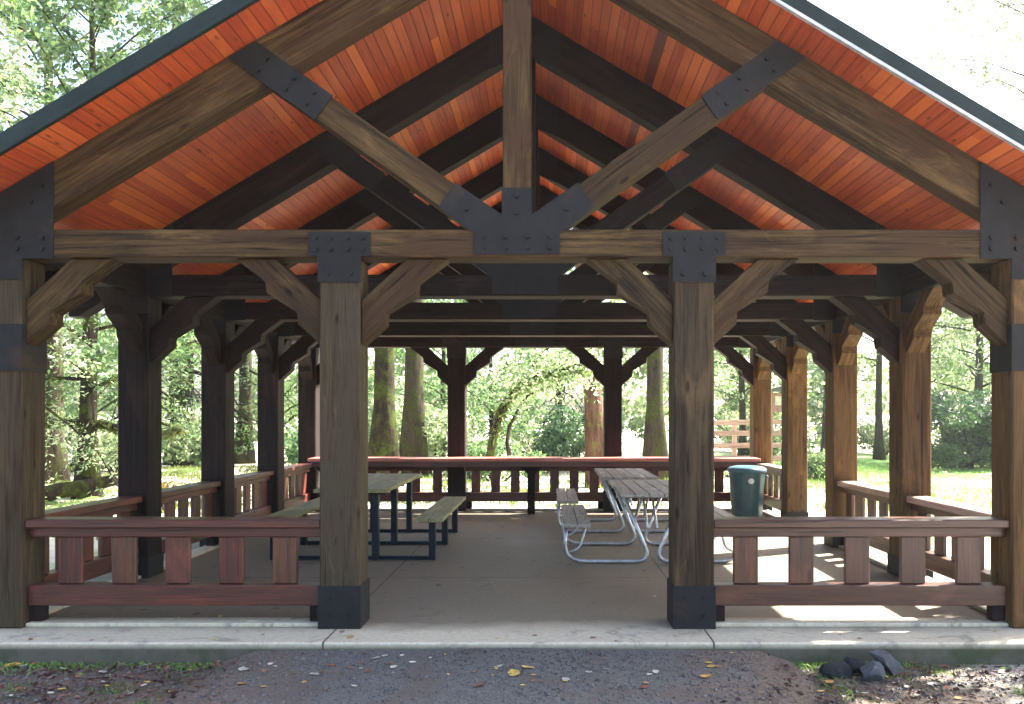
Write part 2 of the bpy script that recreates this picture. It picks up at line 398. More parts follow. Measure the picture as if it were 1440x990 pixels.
# ground: one sheet, finer near the pavilion, gently rolling far off
def ground():
    def axis(lo, hi): 
        a = np.concatenate([-np.geomspace(400, 14, 16), np.linspace(-12, 12, 81), np.geomspace(14, 400, 16)]); return a
    xs = axis(0, 0); ys = axis(0, 0) + 2.0
    X, Y = np.meshgrid(xs, ys)
    Z = np.full_like(X, GZ)
    r = np.hypot(X, Y-4)
    Z += np.clip((r-9)/20, 0, 1)*(.16*np.sin(X*.31+1)*np.cos(Y*.27)+.08*np.sin(X*.9+Y*.7))
    Z += np.clip((r-60)/300, 0, 1)*3
    near = np.clip(1-np.abs(Y+1.6)/1.2, 0, 1)
    Z += near*.012*np.sin(X*5.1)*np.cos(Y*6.3)
    nx, ny = len(xs), len(ys)
    me = bpy.data.meshes.new('ground')
    vs = np.stack([X, Y, Z], -1).reshape(-1, 3)
    fs = [(j*nx+i, j*nx+i+1, (j+1)*nx+i+1, (j+1)*nx+i) for j in range(ny-1) for i in range(nx-1)]
    me.from_pydata(vs.tolist(), [], fs); me.materials.append(M['ground'])
    for p in me.polygons: p.use_smooth = True
    mesh_obj('ground', me, kind='structure')
ground()
bm = bmesh.new()
pl = [(-1.75+.10*math.sin(i*1.7)+.05*math.sin(i*4.1)-.02*i, -.362-i*.3) for i in range(26)]
pr = [(1.55+.12*math.sin(i*1.3+1)+.05*math.sin(i*3.7)+.02*i, -.362-i*.3) for i in range(26)]
def pz(i): return -.055-.085*min(1, i/6)
a = [bm.verts.new((x, y, pz(i))) for i, (x, y) in enumerate(pl)]; m1 = [bm.verts.new((0, y, pz(i)+.02)) for i, (x, y) in enumerate(pl)]
b = [bm.verts.new((x, y, pz(i))) for i, (x, y) in enumerate(pr)]
a0 = [bm.verts.new((x-.35, y, GZ-.02)) for i, (x, y) in enumerate(pl)]; b0 = [bm.verts.new((x+.35, y, GZ-.02)) for i, (x, y) in enumerate(pr)]
for i in range(25):
    for p, q in ((a0, a), (a, m1), (m1, b), (b, b0)): bm.faces.new((p[i], p[i+1], q[i+1], q[i]))
mesh_obj('path', bm_mesh('path', bm, M['path'], smooth=True), kind='structure')

# ------------------------------------------------------------------ pavilion
PV = thing('pavilion', (0, 0, 0), label='open timber picnic pavilion with heavy brown posts and orange plank ceiling', cat='pavilion')

def make_post(xc, y, material, knees=()):
    p = beam('post', (xc, y+PW/2, 0), (xc, y+PW/2, HB), PW, PW, material, PV, bev=.012)
    return p
def bolt_plate(name, x0, x1, z0, z1, y, parent, bolts=(), thick=.010, pts=None, front=-1):
    bm = bmesh.new()
    P = pts if pts else [(x0, z0), (x1, z0), (x1, z1), (x0, z1)]
    prism(bm, P, y-thick if front < 0 else y, y if front < 0 else y+thick)
    for bx, bz in bolts:
        n = 8; ring = [(bx+(.019)*math.cos(2*PI*k/n), bz+.019*math.sin(2*PI*k/n)) for k in range(n)]
        prism(bm, ring, y-thick-.018, y-thick+.001)
    return mesh_obj(name, bm_mesh(name, bm, M['steel']), parent, Matrix())
# post wraps: a steel shoe round the foot
def shoe(xc, y, parent, h=.31):
    bm = bmesh.new(); e = .004; hw = PW/2+e
    for (x0, x1, y0, y1) in ((xc-hw-.005, xc+hw+.005, y-e-.006, y-e), (xc-hw-.005, xc+hw+.005, y+PW+e, y+PW+e+.006),
                             (xc-hw-.005, xc-hw, y-e, y+PW+e), (xc+hw, xc+hw+.005, y-e, y+PW+e)):
        box(bm, x0, x1, y0, y1, 0.001, h)
    for bx in (-.07, .07):
        for bz in (.09, .22):
            ring = [(xc+bx+.013*math.cos(2*PI*k/8), bz+.013*math.sin(2*PI*k/8)) for k in range(8)]
            prism(bm, ring, y-e-.02, y-e-.005)
    return mesh_obj('base_plate', bm_mesh('base_plate', bm, M['steel']), parent, Matrix())

posts = {}
for k, y in enumerate(rows):
    for s in (-1, 1):
        mt = M['post'] if (s < 0 and k == 0) else M['post_lit'] if s > 0 else M['timber_shaded']
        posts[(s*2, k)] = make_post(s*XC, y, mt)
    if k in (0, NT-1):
        for s in (-1, 1): posts[(s, k)] = make_post(s*XM, y, M['post'] if k == 0 else M['timber_shaded'])
for s in (-1, 1):
    shoe(s*XM, 0, posts[(s, 0)]); shoe(s*XM, rows[-1], posts[(s, NT-1)])
for (s, k), p in posts.items():
    if abs(s) == 2 and k > 0: shoe(s/2*XC, rows[k], p, .2)
# strap bands round the corner posts
for s in (-1, 1):
    bm = bmesh.new(); hw = PW/2; xc = s*XC
    for (x0, x1, y0, y1) in ((xc-hw-.008, xc+hw+.008, -.009, -.003), (xc-hw-.008, xc-hw-.003, -.003, PW), (xc+hw+.003, xc+hw+.008, -.003, PW)):
        box(bm, x0, x1, y0, y1, 1.86, 2.2)
    mesh_obj('strap_band', bm_mesh('strap_band', bm, M['steel']), posts[(s*2, 0)], Matrix())

TY0, TY1 = 0.0, .24
TT = 2.882
theta = math.atan(.71)
def truss(y, first):
    tm = M['timber'] if first else M['timber_shaded']
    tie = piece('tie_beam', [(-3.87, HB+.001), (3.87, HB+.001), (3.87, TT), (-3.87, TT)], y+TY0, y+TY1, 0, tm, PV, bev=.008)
    for s in (-1, 1):
        pts = [(s*.104, RZ-SL*.104), (s*4.34, RZ-SL*4.34), (s*4.34, RZ-SL*4.34-.30), (s*4.25, RZ-SL*4.25-.35), (s*.104, RZ-SL*.104-.35)]
        piece('rafter', pts if s > 0 else pts[::-1], y+.012, y+.20, -s*math.atan(SL), tm, PV, bev=.008)
        # strut
        u = Vector((math.cos(theta), math.sin(theta))); n = Vector((-u.y, u.x)); A = Vector((0, 2.77)); hw = .098
        def X_at(x, e): # point on edge e (+1 upper,-1 lower) with given x
            b = A+n*hw*e; t = (x-b.x)/u.x; return b+u*t
        def meets(e):   # meets rafter underside z = RZ-.35-SL*x
            b = A+n*hw*e; t = (RZ-.35-SL*b.x-b.y)/(u.y+SL*u.x); return b+u*t
        lo0 = A-n*hw; tt = (TT-lo0.y)/u.y; lo0 = lo0+u*tt
        up0 = X_at(.104, 1)
        P = [lo0, meets(-1), meets(1), up0, Vector((.104, TT))]
        P = [(s*p.x, p.y) for p in P]
        st = piece('strut', P if s > 0 else P[::-1], y+.004, y+.196, s*theta, tm, PV, bev=.006)
        # steel plate lapping strut end and rafter
        e0 = meets(0); hw2 = .108
        b0 = e0-u*.42; c1 = b0-n*hw2; c2 = b0+n*hw2
        def rtop(e): 
            b = A+n*hw2*e; t = (RZ-.02-SL*b.x-b.y)/(u.y+SL*u.x); return b+u*t
        PP = [c1, rtop(-1), rtop(1), c2]; PP = [(s*p.x, p.y) for p in PP]
        bl = [(s*(e0-u*q+n*w).x, (e0-u*q+n*w).y) for q in (.30, .12, -.12) for w in (-.05, .05)]
        bolt_plate('gusset_plate', 0, 0, 0, 0, y, st, bl if first else (), pts=PP if s > 0 else PP[::-1])
    kp = piece('king_post', [(-.102, TT+.001), (.102, TT+.001), (.102, RZ-.07), (0, RZ-.01), (-.102, RZ-.07)], y, y+.20, PI/2, tm, PV)
    # centre plate
    hw3 = .11; A = Vector((0, 2.77)); u = Vector((math.cos(theta), math.sin(theta))); n = Vector((-u.y, u.x))
    e1 = A+u*.62-n*hw3; e2 = A+u*.62+n*hw3
    rp = [(.31, 2.70), (.31, 2.855), (e1.x, e1.y), (e2.x, e2.y), (.109, 2.985), (.109, 3.18)]
    pp = rp + [(-x, z) for x, z in rp[::-1]]
    bl = [(x, z) for x in (-.24, -.08, .08, .24) for z in (2.75, 2.83)] + [(0, 3.0), (0, 3.12), (.36, 3.03), (-.36, 3.03)]
    bolt_plate('centre_plate', 0, 0, 0, 0, y-.001, tie, bl if first else (), pts=pp)
    # ridge plate
    bolt_plate('ridge_plate', 0, 0, 0, 0, y-.001, kp, pts=[(-.34, RZ-.57), (0, RZ-.42), (.34, RZ-.57), (.34, RZ-.22), (0, RZ-.02), (-.34, RZ-.22)])
    # eave plates
    for s in (-1, 1):
        P = [(3.34, HB-.01), (3.34, RZ-SL*3.34-.015), (4.28, RZ-SL*4.28-.015), (4.28, RZ-SL*4.28-.28), (3.875, HB-.01), (3.875, 2.52), (3.565, 2.52), (3.565, HB-.01)]
        P = [(s*x, z) for x, z in P]
        bl = [(s*x, z) for x in (3.42, 3.6, 3.8) for z in (2.74, 2.82)]+[(s*3.42, 3.2), (s*3.5, 3.08)]
        bolt_plate('eave_plate', 0, 0, 0, 0, y, tie, bl if first else (), pts=P if s < 0 else P[::-1])
    if y in (rows[0], rows[-1]):
        for s in (-1, 1):
            c = s*XM
            T = [(c-.155, 2.50), (c+.155, 2.50), (c+.155, 2.69), (c+.225, 2.69), (c+.225, TT-.02), (c-.225, TT-.02), (c-.225, 2.69), (c-.155, 2.69)]
            bolt_plate('post_cap_plate', 0, 0, 0, 0, y-.002, tie, [(c+dx, z) for dx in (-.17, -.06, .06, .17) for z in (2.74, 2.82)]+[(c-.08, 2.56), (c+.08, 2.56)] if first else (), pts=T)
for i, y in enumerate(rows): truss(y, i == 0)

# side plate beams between the trusses
for s in (-1, 1):
    for k in range(NT-1):
        beam('side_beam', (s*(XC-.02), rows[k]+.243, HB+.13), (s*(XC-.02), rows[k+1]-.010, HB+.13), .24, .26, M['timber_shaded'], PV)

# knee braces with stepped undersides
K0 = [(0, -.30), (0, -.63), (.17, -.475), (.17, -.385), (.40, -.25), (.40, -.165), (.63, 0), (.33, 0)]
def knee(xedge, s, t0, t1, material, axis='x', small=1.0):
    P = [(xedge+s*a*small, HB+z*small-.001) for a, z in K0]
    if s < 0: P = P[::-1]
    piece('knee_brace', P, t0, t1, s*PI/4, material, PV, axis=axis, bev=.006)
for k in (0, NT-1):
    y = rows[k]; mm = M['timber'] if k == 0 else M['timber_shaded']
    for s in (-1, 1):
        knee(s*XM+PW/2+.001, 1, y+.05, y+.22, mm); knee(s*XM-PW/2-.001, -1, y+.05, y+.22, mm)
for k in range(NT):
    y = rows[k]; mm = M['timber'] if k == 0 else M['timber_shaded']
    for s in (-1, 1):
        knee(s*(XC-PW/2-.001), -s, y+.05, y+.22, mm)
        mk = M['post_lit'] if s > 0 else M['timber_shaded']
        if k > 0: knee(y-.001, -1, s*(XC-.01)-.085, s*(XC-.01)+.085, mk, 'y', .86)
        if k < NT-1: knee(y+PW+.001, 1, s*(XC-.01)-.085, s*(XC-.01)+.085, mk, 'y', .86)

# roof
RY0, RY1 = -.365, rows[-1]+.24+.41
XE = 4.40
for s in (-1, 1):
    L = XE*math.sqrt(1+SL*SL)
    ang = s*math.atan(SL)
    mt = Matrix.Translation((0, (RY0+RY1)/2, RZ+.001)) @ Matrix.Rotation(ang, 4, 'Y')
    hl = (RY1-RY0)/2
    def deck(name, off0, off1, x_extra, material, yy=0):
        bm = bmesh.new(); x1 = s*(L+x_extra)
        xa, xb = (0, x1) if s > 0 else (x1, 0)
        # ridge end cut plumb so that both slopes meet at the ridge line
        P = [(s*off0*SL, off0), (x1, off0), (x1, off1), (s*off1*SL*1.0, off1)]
        prism(bm, P if s > 0 else P[::-1], -hl-yy, hl+yy)
        return mesh_obj(name, bm_mesh(name, bm, material), PV, mt)
    d = deck('plank_ceiling', 0, .035, 0, M['soffit'])
    deck('roof_covering', .036, .088, .05, M['roofing'])
    # barge board on each gable end
    for e in (-1, 1):
        def strip(name, z0, z1, ya, yb, material):
            bm = bmesh.new(); P = [(s*z0*SL, z0), (s*(L+.06), z0), (s*(L+.06), z1), (s*z1*SL, z1)]
            prism(bm, P if s > 0 else P[::-1], ya, yb)
            return mesh_obj(name, bm_mesh(name, bm, material, bev=.002), PV, mt)
        if e < 0:
            fb = strip('barge_board', .012, .108, -hl-.032, -hl-.002, M['fascia'])
            strip('drip_edge', -.012, .010, -hl-.038, -hl-.002, M['drip'] if s > 0 else M['fascia'])
        else: strip('barge_board', .0, .108, hl+.002, hl+.032, M['fascia'])
    # eave fascia
    beam('eave_board', (s*(XE+.03), RY0, RZ-SL*XE+.03), (s*(XE+.03), RY1, RZ-SL*XE+.03), .03, .16, M['fascia'], PV)
beam('ridge_cap', (0, RY0-.03, RZ+.118), (0, RY1+.03, RZ+.118), .22, .03, M['roofing'], PV)

# railings --------------------------------------------------------------------
def railing(p0, p1, nb, bw, material, bmat, topm=None, feet=True, tw=.20, mixb=None, spacing=None, curb=True):
    """p0,p1 = (x,y) ends between posts; top rail is the part, the rest its pieces"""
    p0 = Vector((*p0, 0)); p1 = Vector((*p1, 0)); d = (p1-p0); L = d.length; u = d/L
    top = beam('railing', p0+Vector((0, 0, .752)), p1+Vector((0, 0, .752)), tw, .062, topm or material, PV, bev=.008)
    beam('under_rail', p0+Vector((0, 0, .685)), p1+Vector((0, 0, .685)), .10, .07, material, top)
    beam('bottom_rail', p0+Vector((0, 0, .225)), p1+Vector((0, 0, .225)), .13, .15, material, top)
    spc = spacing or L/nb
    for i in range(nb):
        c = (p0+p1)/2+u*((i-(nb-1)/2)*spc)
        mt = bmat if (mixb is None or i not in mixb) else M['rail_brown']
        n = Vector((-u.y, u.x, 0))
        bm = bmesh.new(); box(bm, 0.302, .649, -.02, .02, -bw/2, bw/2)
        me = bm_mesh('baluster', bm, mt, bev=.006)
        X = Vector((0, 0, 1)); Z = u; Y = Z.cross(X)
        m = Matrix.Translation(c) @ Matrix((X, Y, Z)).transposed().to_4x4()
        mesh_obj('baluster', me, top, m)
    if feet:
        for q in (p0+u*.045, p1-u*.045):
            beam('foot', q+Vector((0, 0, .031)), q+Vector((0, 0, .149)), .10, .085, M['timber_shaded'], top)
    if curb:
        o = beam('sill', p0+Vector((0, 0, .015)), p1+Vector((0, 0, .015)), .18, .029, M['concrete'], top)
    return top
e = PW/2+.002
railing((-XC+e, .13), (-XM-e, .13), 5, .18, M['rail'], M['rail'], mixb=(1, 4), spacing=.395)
railing((XM+e, .13), (XC-e, .13), 5, .18, M['rail_brown'], M['rail_brown'], spacing=.41)
for k in range(NT-1):
    railing((-XC, rows[k]+PW+.002), (-XC, rows[k+1]-.002), 5, .19, M['rail'], M['rail'])
    if k != 2: railing((XC, rows[k]+PW+.002), (XC, rows[k+1]-.002), 5, .17, M['rail_brown'], M['rail_brown'], M['sunlit_rail'])
yf = rows[-1]+.15
for x0, x1, n in ((-XC+e, -XM-e, 6), (-XM+e, XM-e, 7), (XM+e, XC-e, 6)):
    railing((x0, yf), (x1, yf), n, .15, M['rail'], M['rail'])

# ------------------------------------------------------------------ serving counter
CT = thing('serving_counter', (0, 7.15, 0), label='long red topped serving counter across the far end of the pavilion', cat='counter')
beam('countertop', (-3.55, 7.15, .865), (3.55, 7.15, .865), .50, .05, M['counter'], CT)
beam('apron', (-3.5, 6.95, .795), (3.5, 6.95, .795), .04, .088, M['rail'], CT)
for x in (-3.3, -.05, 3.3):
    s = beam('support_post', (x, 7.1, 0.001), (x, 7.1, .745), .12, .12, M['timber_shaded'], CT)
    piece('bracket', [(x-.06, .64), (x+.06, .64), (x+.18, .75), (x-.18, .75)], 7.035, 7.037+.10, 0, M['timber_shaded'], s)

# ------------------------------------------------------------------ picnic tables
def grey_table(y0, L=1.85):
    t = thing('picnic_table', (1.32, y0+L/2, 0)); x = 1.32
    bm = bmesh.new()
    for i in range(5): box(bm, -L/2, L/2, -.365+i*.147, -.365+i*.147+.138, -.02, .02)
    mesh_obj('tabletop', bm_mesh('tabletop', bm, M['table_grey'], bev=.004), t, Matrix.Translation((x, y0+L/2, .74)) @ Matrix.Rotation(PI/2, 4, 'Z'))
    for s in (-1, 1):
        bm = bmesh.new()
        for i in range(2): box(bm, -L/2, L/2, -.138+i*.143, -.138+i*.143+.134, -.02, .02)
        mesh_obj('bench_seat', bm_mesh('bench_seat', bm, M['table_grey'], bev=.004), t, Matrix.Translation((x+s*.80, y0+L/2, .435)) @ Matrix.Rotation(PI/2, 4, 'Z'))
    for yy in (y0+.32, y0+L-.32):
        for s in (-1, 1):
            def bez(pts, r, nn=7):
                out = []
                for i, p in enumerate(pts):
                    p = Vector(p)
                    if i in (0, len(pts)-1) or r[i] == 0: out.append(p); continue
                    a = (Vector(pts[i-1])-p); b = (Vector(pts[i+1])-p)
                    a = p+a.normalized()*min(r[i], a.length*.48); b = p+b.normalized()*min(r[i], b.length*.48)
                    for q in range(nn+1):
                        w = q/nn; out.append(a*(1-w)**2+p*2*w*(1-w)+b*w*w)
                return out
            loop = bez([(x+s*.91, yy, .405), (x+s*.93, yy, .021), (x+s*.02, yy, .021), (x+s*.30, yy, .70)], [0, .24, .16, 0])
            # seat rail and brace belong to the same bent tube frame
            bm = bmesh.new(); tube(bm, loop, .021, 10)
            tube(bm, [(x+s*.93, yy, .402), (x+s*.66, yy, .402)], .016, 8)
            tube(bm, bez([(x+s*.70, yy, .40), (x+s*.76, yy, .16), (x+s*.905, yy, .10)], [0, .06, 0]), .013, 8)
            mesh_obj('tube_frame', bm_mesh('tube_frame', bm, M['galv'], smooth=True), t, Matrix())
        bm = bmesh.new(); tube(bm, [(x-.34, yy, .70), (x+.34, yy, .70)], .018, 8)
        mesh_obj('top_rail', bm_mesh('top_rail', bm, M['galv'], smooth=True), t, Matrix())
    bm = bmesh.new()
    for s in (-1, 1): tube(bm, [(x+s*.05, y0+.36, .36), (x+s*.05, y0+L/2-.1, .70)], .014, 8); tube(bm, [(x+s*.05, y0+L-.36, .36), (x+s*.05, y0+L/2+.1, .70)], .014, 8)
    mesh_obj('cross_brace', bm_mesh('cross_brace', bm, M['galv'], smooth=True), t, Matrix())
    return t
t1 = grey_table(2.35)
setp(t1, 'grey plank picnic table with galvanised tube frame, nearest on the right of the floor', 'picnic table', 'picnic tables under the pavilion')
m2 = Matrix.Translation((-.04, 2.28, 0)) @ W[t1.name]
t2 = copy_to(t1, m2, None, 'grey plank picnic table with tube frame, standing behind another one by the far counter')
def olive_table(xc, y0, L=2.45):
    t = thing('picnic_table', (xc, y0+L/2, 0))
    bm = bmesh.new()
    for i in range(5): box(bm, -L/2, L/2, -.385+i*.155, -.385+i*.155+.148, -.02, .02)
    mesh_obj('tabletop', bm_mesh('tabletop', bm, M['table_olive'], bev=.004), t, Matrix.Translation((xc, y0+L/2, .75)) @ Matrix.Rotation(PI/2, 4, 'Z'))
    for s in (-1, 1):
        bm = bmesh.new()
        for i in range(2): box(bm, -L/2, L/2, -.15+i*.152, -.15+i*.152+.146, -.02, .02)
        mesh_obj('bench_seat', bm_mesh('bench_seat', bm, M['table_olive'], bev=.004), t, Matrix.Translation((xc+s*.83, y0+L/2, .44)) @ Matrix.Rotation(PI/2, 4, 'Z'))
    for yy in (y0+.17, y0+L/2, y0+L-.17):
        for s in (-1, 1):
            beam('leg', (xc+s*.24, yy, .001), (xc+s*.24, yy, .70), .07, .09, M['bluesteel'], t)
            beam('bench_leg', (xc+s*.85, yy, .001), (xc+s*.85, yy, .40), .07, .085, M['bluesteel'], t)
            beam('bench_bracket', (xc+s*.70, yy, .409), (xc+s*.96, yy, .409), .05, .02, M['bluesteel'], t)
        beam('top_bracket', (xc-.36, yy, .714), (xc+.36, yy, .714), .06, .028, M['bluesteel'], t)
        beam('floor_bar', (xc-.81, yy, .022), (xc+.81, yy, .022), .05, .04, M['bluesteel'], t)
    return t
t3 = olive_table(-1.87, 2.72)
setp(t3, 'olive wood picnic table with dark blue square legs, behind the left front post', 'picnic table', 'picnic tables under the pavilion')

# ------------------------------------------------------------------ litter bin
B = thing('litter_bin', (3.18, 6.28, 0), label='dark teal round plastic litter bin standing at the right end of the red counter', cat='litter bin')
def L3(fn, name, material, parent, smooth=True, bev=0):
    bm = bmesh.new(); fn(bm); return mesh_obj(name, bm_mesh(name, bm, material, smooth=smooth, bev=bev), parent, Matrix.Translation((3.18, 6.28, 0)))
def body(bm):
    n = 48
    prof = [(.20, .004), (.215, .0), (.222, .04), (.262, .70), (.268, .72), (.262, .725), (.24, .72)]
    rings = []
    for r, z in prof:
        rings.append([bm.verts.new(((r+(.004*math.cos(k*PI/2) if .03 < z < .71 else 0))*math.cos(2*PI*k/n), (r+(.004*math.cos(k*PI/2) if .03 < z < .71 else 0))*math.sin(2*PI*k/n), z)) for k in range(n)])
    for a, b in zip(rings, rings[1:]):
        for k in range(n): bm.faces.new((a[k], a[(k+1) % n], b[(k+1) % n], b[k]))
    bm.faces.new(rings[0][::-1]); bm.faces.new(rings[-1])
bo = L3(body, 'bin_body', M['bin'], B)
L3(lambda bm: lathe(bm, [(.262, .722), (.285, .722), (.29, .74), (.285, .77), (.25, .795), (.18, .81), (.06, .818)], 48), 'lid', M['bin_rim'], B)
def lab(bm):
    n = 20; r0 = .2605; zc = .60
    vs = [bm.verts.new((r*math.sin(.17*math.cos(2*PI*k/n))*1.0, -r*math.cos(.17*math.cos(2*PI*k/n)), zc+.04*math.sin(2*PI*k/n))) for r in (r0+.003,) for k in range(n)]
    bm.faces.new(vs)
L3(lab, 'label_plate', M['label'], bo, smooth=False)
for s in (-1, 1):
    bm = bmesh.new(); tube(bm, [(s*.265, -.07, .67), (s*.30, -.06, .65), (s*.30, .06, .65), (s*.265, .07, .67)], .012, 8)
    mesh_obj('handle', bm_mesh('handle', bm, M['bin_rim'], smooth=True), B, Matrix.Translation((3.18, 6.28, 0)))

# ------------------------------------------------------------------ rocks
def rock(loc, sx, sy, sz, rz, seed, material, label, tilt=(0, 0), cuts=9):
    r = random.Random(seed); bm = bmesh.new(); bmesh.ops.create_icosphere(bm, subdivisions=4, radius=1)
    planes = []
    for _ in range(cuts):
        v = Vector((r.gauss(0, 1), r.gauss(0, 1), r.gauss(0, 1))).normalized(); planes.append((v, r.uniform(.5, .82)))
    for v in bm.verts:
        for n, d in planes:
            q = v.co.dot(n)
            if q > d: v.co -= n*(q-d)
        v.co += v.co.normalized()*(.03*math.sin(v.co.x*9+seed)*math.cos(v.co.y*11)+.015*r.uniform(-1, 1))
        v.co = Vector((v.co.x*sx, v.co.y*sy, v.co.z*sz))
    me = bm_mesh('rock', bm, material)
    m = Matrix.Translation(loc) @ Matrix.Rotation(rz, 4, 'Z') @ Matrix.Rotation(tilt[1], 4, 'Y') @ Matrix.Rotation(tilt[0], 4, 'X')
    mesh_obj('rock', me, None, m, label=label, cat='rock', group='dark stones lying by the slab edge')
def wx(px, d): return .232+(px-772)*d/1150
rock((wx(1172, 5.35), -.60, -0.122), .10, .11, .075, .3, 3, M['rock2'], 'low rough black stone at the left end of the rock pile by the slab')
rock((wx(1198, 5.35), -.56, -0.102), .065, .10, .09, .9, 8, M['rock2'], 'narrow black upright stone second from the left in the rock pile')
rock((wx(1222, 5.25), -.68, -0.112), .085, .08, .10, .1, 21, M['rock1'], 'blocky blue grey stone standing in the middle of the rock pile', cuts=12)
rock((wx(1254, 5.30), -.56, -0.087), .14, .09, .07, -.1, 14, M['rock1'], 'long slanting blue grey stone at the right end of the rock pile', tilt=(.2, .55), cuts=12)

# ------------------------------------------------------------------ ground litter
def gz_at(x, y): return GZ
n = 9000
xy = np.stack([rng.uniform(-4.8, 5.0, n), -.40-rng.uniform(0, 1, n)**1.2*2.2], 1)
keep = ~((np.abs(xy[:, 0]+.1) < 1.6) & (rng.uniform(0, 1, n) < .86)); xy = xy[keep]
onp = (np.abs(xy[:, 0]+.1) < 1.9)
z = np.where(onp, GZ+.05, GZ)+rng.uniform(.004, .02, len(xy))
c = np.column_stack([xy, z])
mesh_obj('leaf_litter', np_mesh('leaf_litter', leaves(c, .030, flat=.85, aspect=.6, sizevar=.7), 4, M['litter_dark']), kind='stuff', label='crumbled brown leaves and needles scattered over the ground in front', cat='leaf litter')
# twigs
n = 500; xy = np.stack([rng.uniform(-4.5, 4.8, n), -.42-rng.uniform(0, 1, n)*2.0], 1)
c = np.column_stack([xy, np.where(np.abs(xy[:, 0]+.1) < 1.9, GZ+.055, GZ+.01)])
mesh_obj('twig_litter', np_mesh('twig_litter', leaves(c, .10, flat=.92, aspect=.07, sizevar=.6), 4, M['bark_grey']), kind='stuff', label='thin twigs scattered over the ground in front', cat='twigs')
# loose stones pressed into the path and ground
def pebbles(n, seed):
    r = np.random.default_rng(seed); ico = [(0, 0, .6), (1, 0, 0), (.3, .95, 0), (-.8, .6, 0), (-.8, -.6, 0), (.3, -.95, 0)]
    x = r.uniform(-4.6, 4.8, n); y = -.40-r.uniform(0, 1, n)**1.1*2.2; sz = r.uniform(.004, .013, n)*np.where(r.uniform(0, 1, n) < .06, 1.8, 1)
    i = np.clip((-y-.362)/.3, 0, 99); zz = np.where(np.abs(x+.1) < 1.7, -.055-.085*np.minimum(1, i/6)+.02*np.clip(1-np.abs(x)/1.65, 0, 1), GZ)
    base = np.array(ico); ang = r.uniform(0, 6.3, n); V = []
    ca, sa = np.cos(ang), np.sin(ang)
    P_ = np.zeros((n, 6, 3)); st = r.uniform(.6, 1.2, (n, 1))
    P_[:, :, 0] = (base[:, 0]*ca[:, None]-base[:, 1]*sa[:, None]*st)*sz[:, None]+x[:, None]
    P_[:, :, 1] = (base[:, 0]*sa[:, None]+base[:, 1]*ca[:, None]*st)*sz[:, None]+y[:, None]
    P_[:, :, 2] = base[:, 2]*sz[:, None]+zz[:, None]+.002
    tris = []
    for k in range(5): tris.append(np.stack([P_[:, 0], P_[:, 1+k], P_[:, 1+(k+1) % 5]], 1))
    return np.concatenate(tris, 0).reshape(-1, 3)
M['pebble'] = leaf_mat('grey_pebbles', (.03, .03, .034), (.16, .15, .15), .0)
mesh_obj('loose_gravel', np_mesh('loose_gravel', pebbles(16000, 4), 3, M['pebble']), kind='stuff', label='loose grey grit over the path and ground in front', cat='gravel')
# moss and low grass along the slab edge
n = 9000; x = rng.uniform(-4.4, 4.8, n); keep = rng.uniform(0, 1, n) < np.clip(.35+.65*np.sin(x*2.3+.5)*np.sin(x*.9+2), .05, 1)*np.where(np.abs(x+.1) < 1.5, .12, 1); x = x[keep]
y = -.375-rng.exponential(.07, len(x)); c = np.column_stack([x, y, np.full(len(x), GZ+.015)])
mesh_obj('moss_strip', np_mesh('moss_strip', leaves(c, .035, flat=-.5, aspect=.25, sizevar=.6), 4, M['grass']), kind='stuff', label='low moss and grass growing along the foot of the slab', cat='moss')
n = 3500; cx = rng.normal(0, 1, (60, 2))*[2.6, .5]+[0, -1.0]; idx = rng.integers(0, 60, n)
cc = cx[idx]+rng.normal(0, .07, (n, 2)); kk = (np.abs(cc[:, 0]) > 1.5) & (cc[:, 1] < -.42); cc = cc[kk]
mesh_obj('grass_tufts', np_mesh('grass_tufts', leaves(np.column_stack([cc, np.full(len(cc), GZ+.012)]), .032, flat=-.5, aspect=.2, sizevar=.6), 4, M['grass']), kind='stuff', label='small green weeds dotted through the litter in front', cat='weeds')
# bigger separate fallen leaves
def leaf_me(name, material, seed):
    r = random.Random(seed); bm = bmesh.new(); n = 12
    outline = [(math.cos(2*PI*k/n)*(.5+.08*r.uniform(-1, 1)), math.sin(2*PI*k/n)*(.3+.07*r.uniform(-1, 1))) for k in range(n)]
    c = bm.verts.new((0, 0, .004)); vs = [bm.verts.new((x, y, .07*abs(y)+.16*x*x+r.uniform(0, .06))) for x, y in outline]
    for i in range(n): bm.faces.new((c, vs[i], vs[(i+1) % n]))
    return bm_mesh(name, bm, material)
lf = {'yellow_leaf': [leaf_me('fallen_leaf', M['yellow_leaf'], i) for i in range(3)], 'pale_leaf': [leaf_me('fallen_leaf', M['pale_leaf'], i+5) for i in range(3)], 'rust_leaf': [leaf_me('fallen_leaf', M['rust_leaf'], i+9) for i in range(3)]}
LT = {'yellow_leaf': 'small yellow fallen leaf lying on the ground in front of the slab', 'pale_leaf': 'small bleached pale fallen leaf lying on the ground in front of the slab', 'rust_leaf': 'small rust brown fallen leaf lying on the ground in front of the slab'}
def on_path(x): return -1.75 < x < 1.55
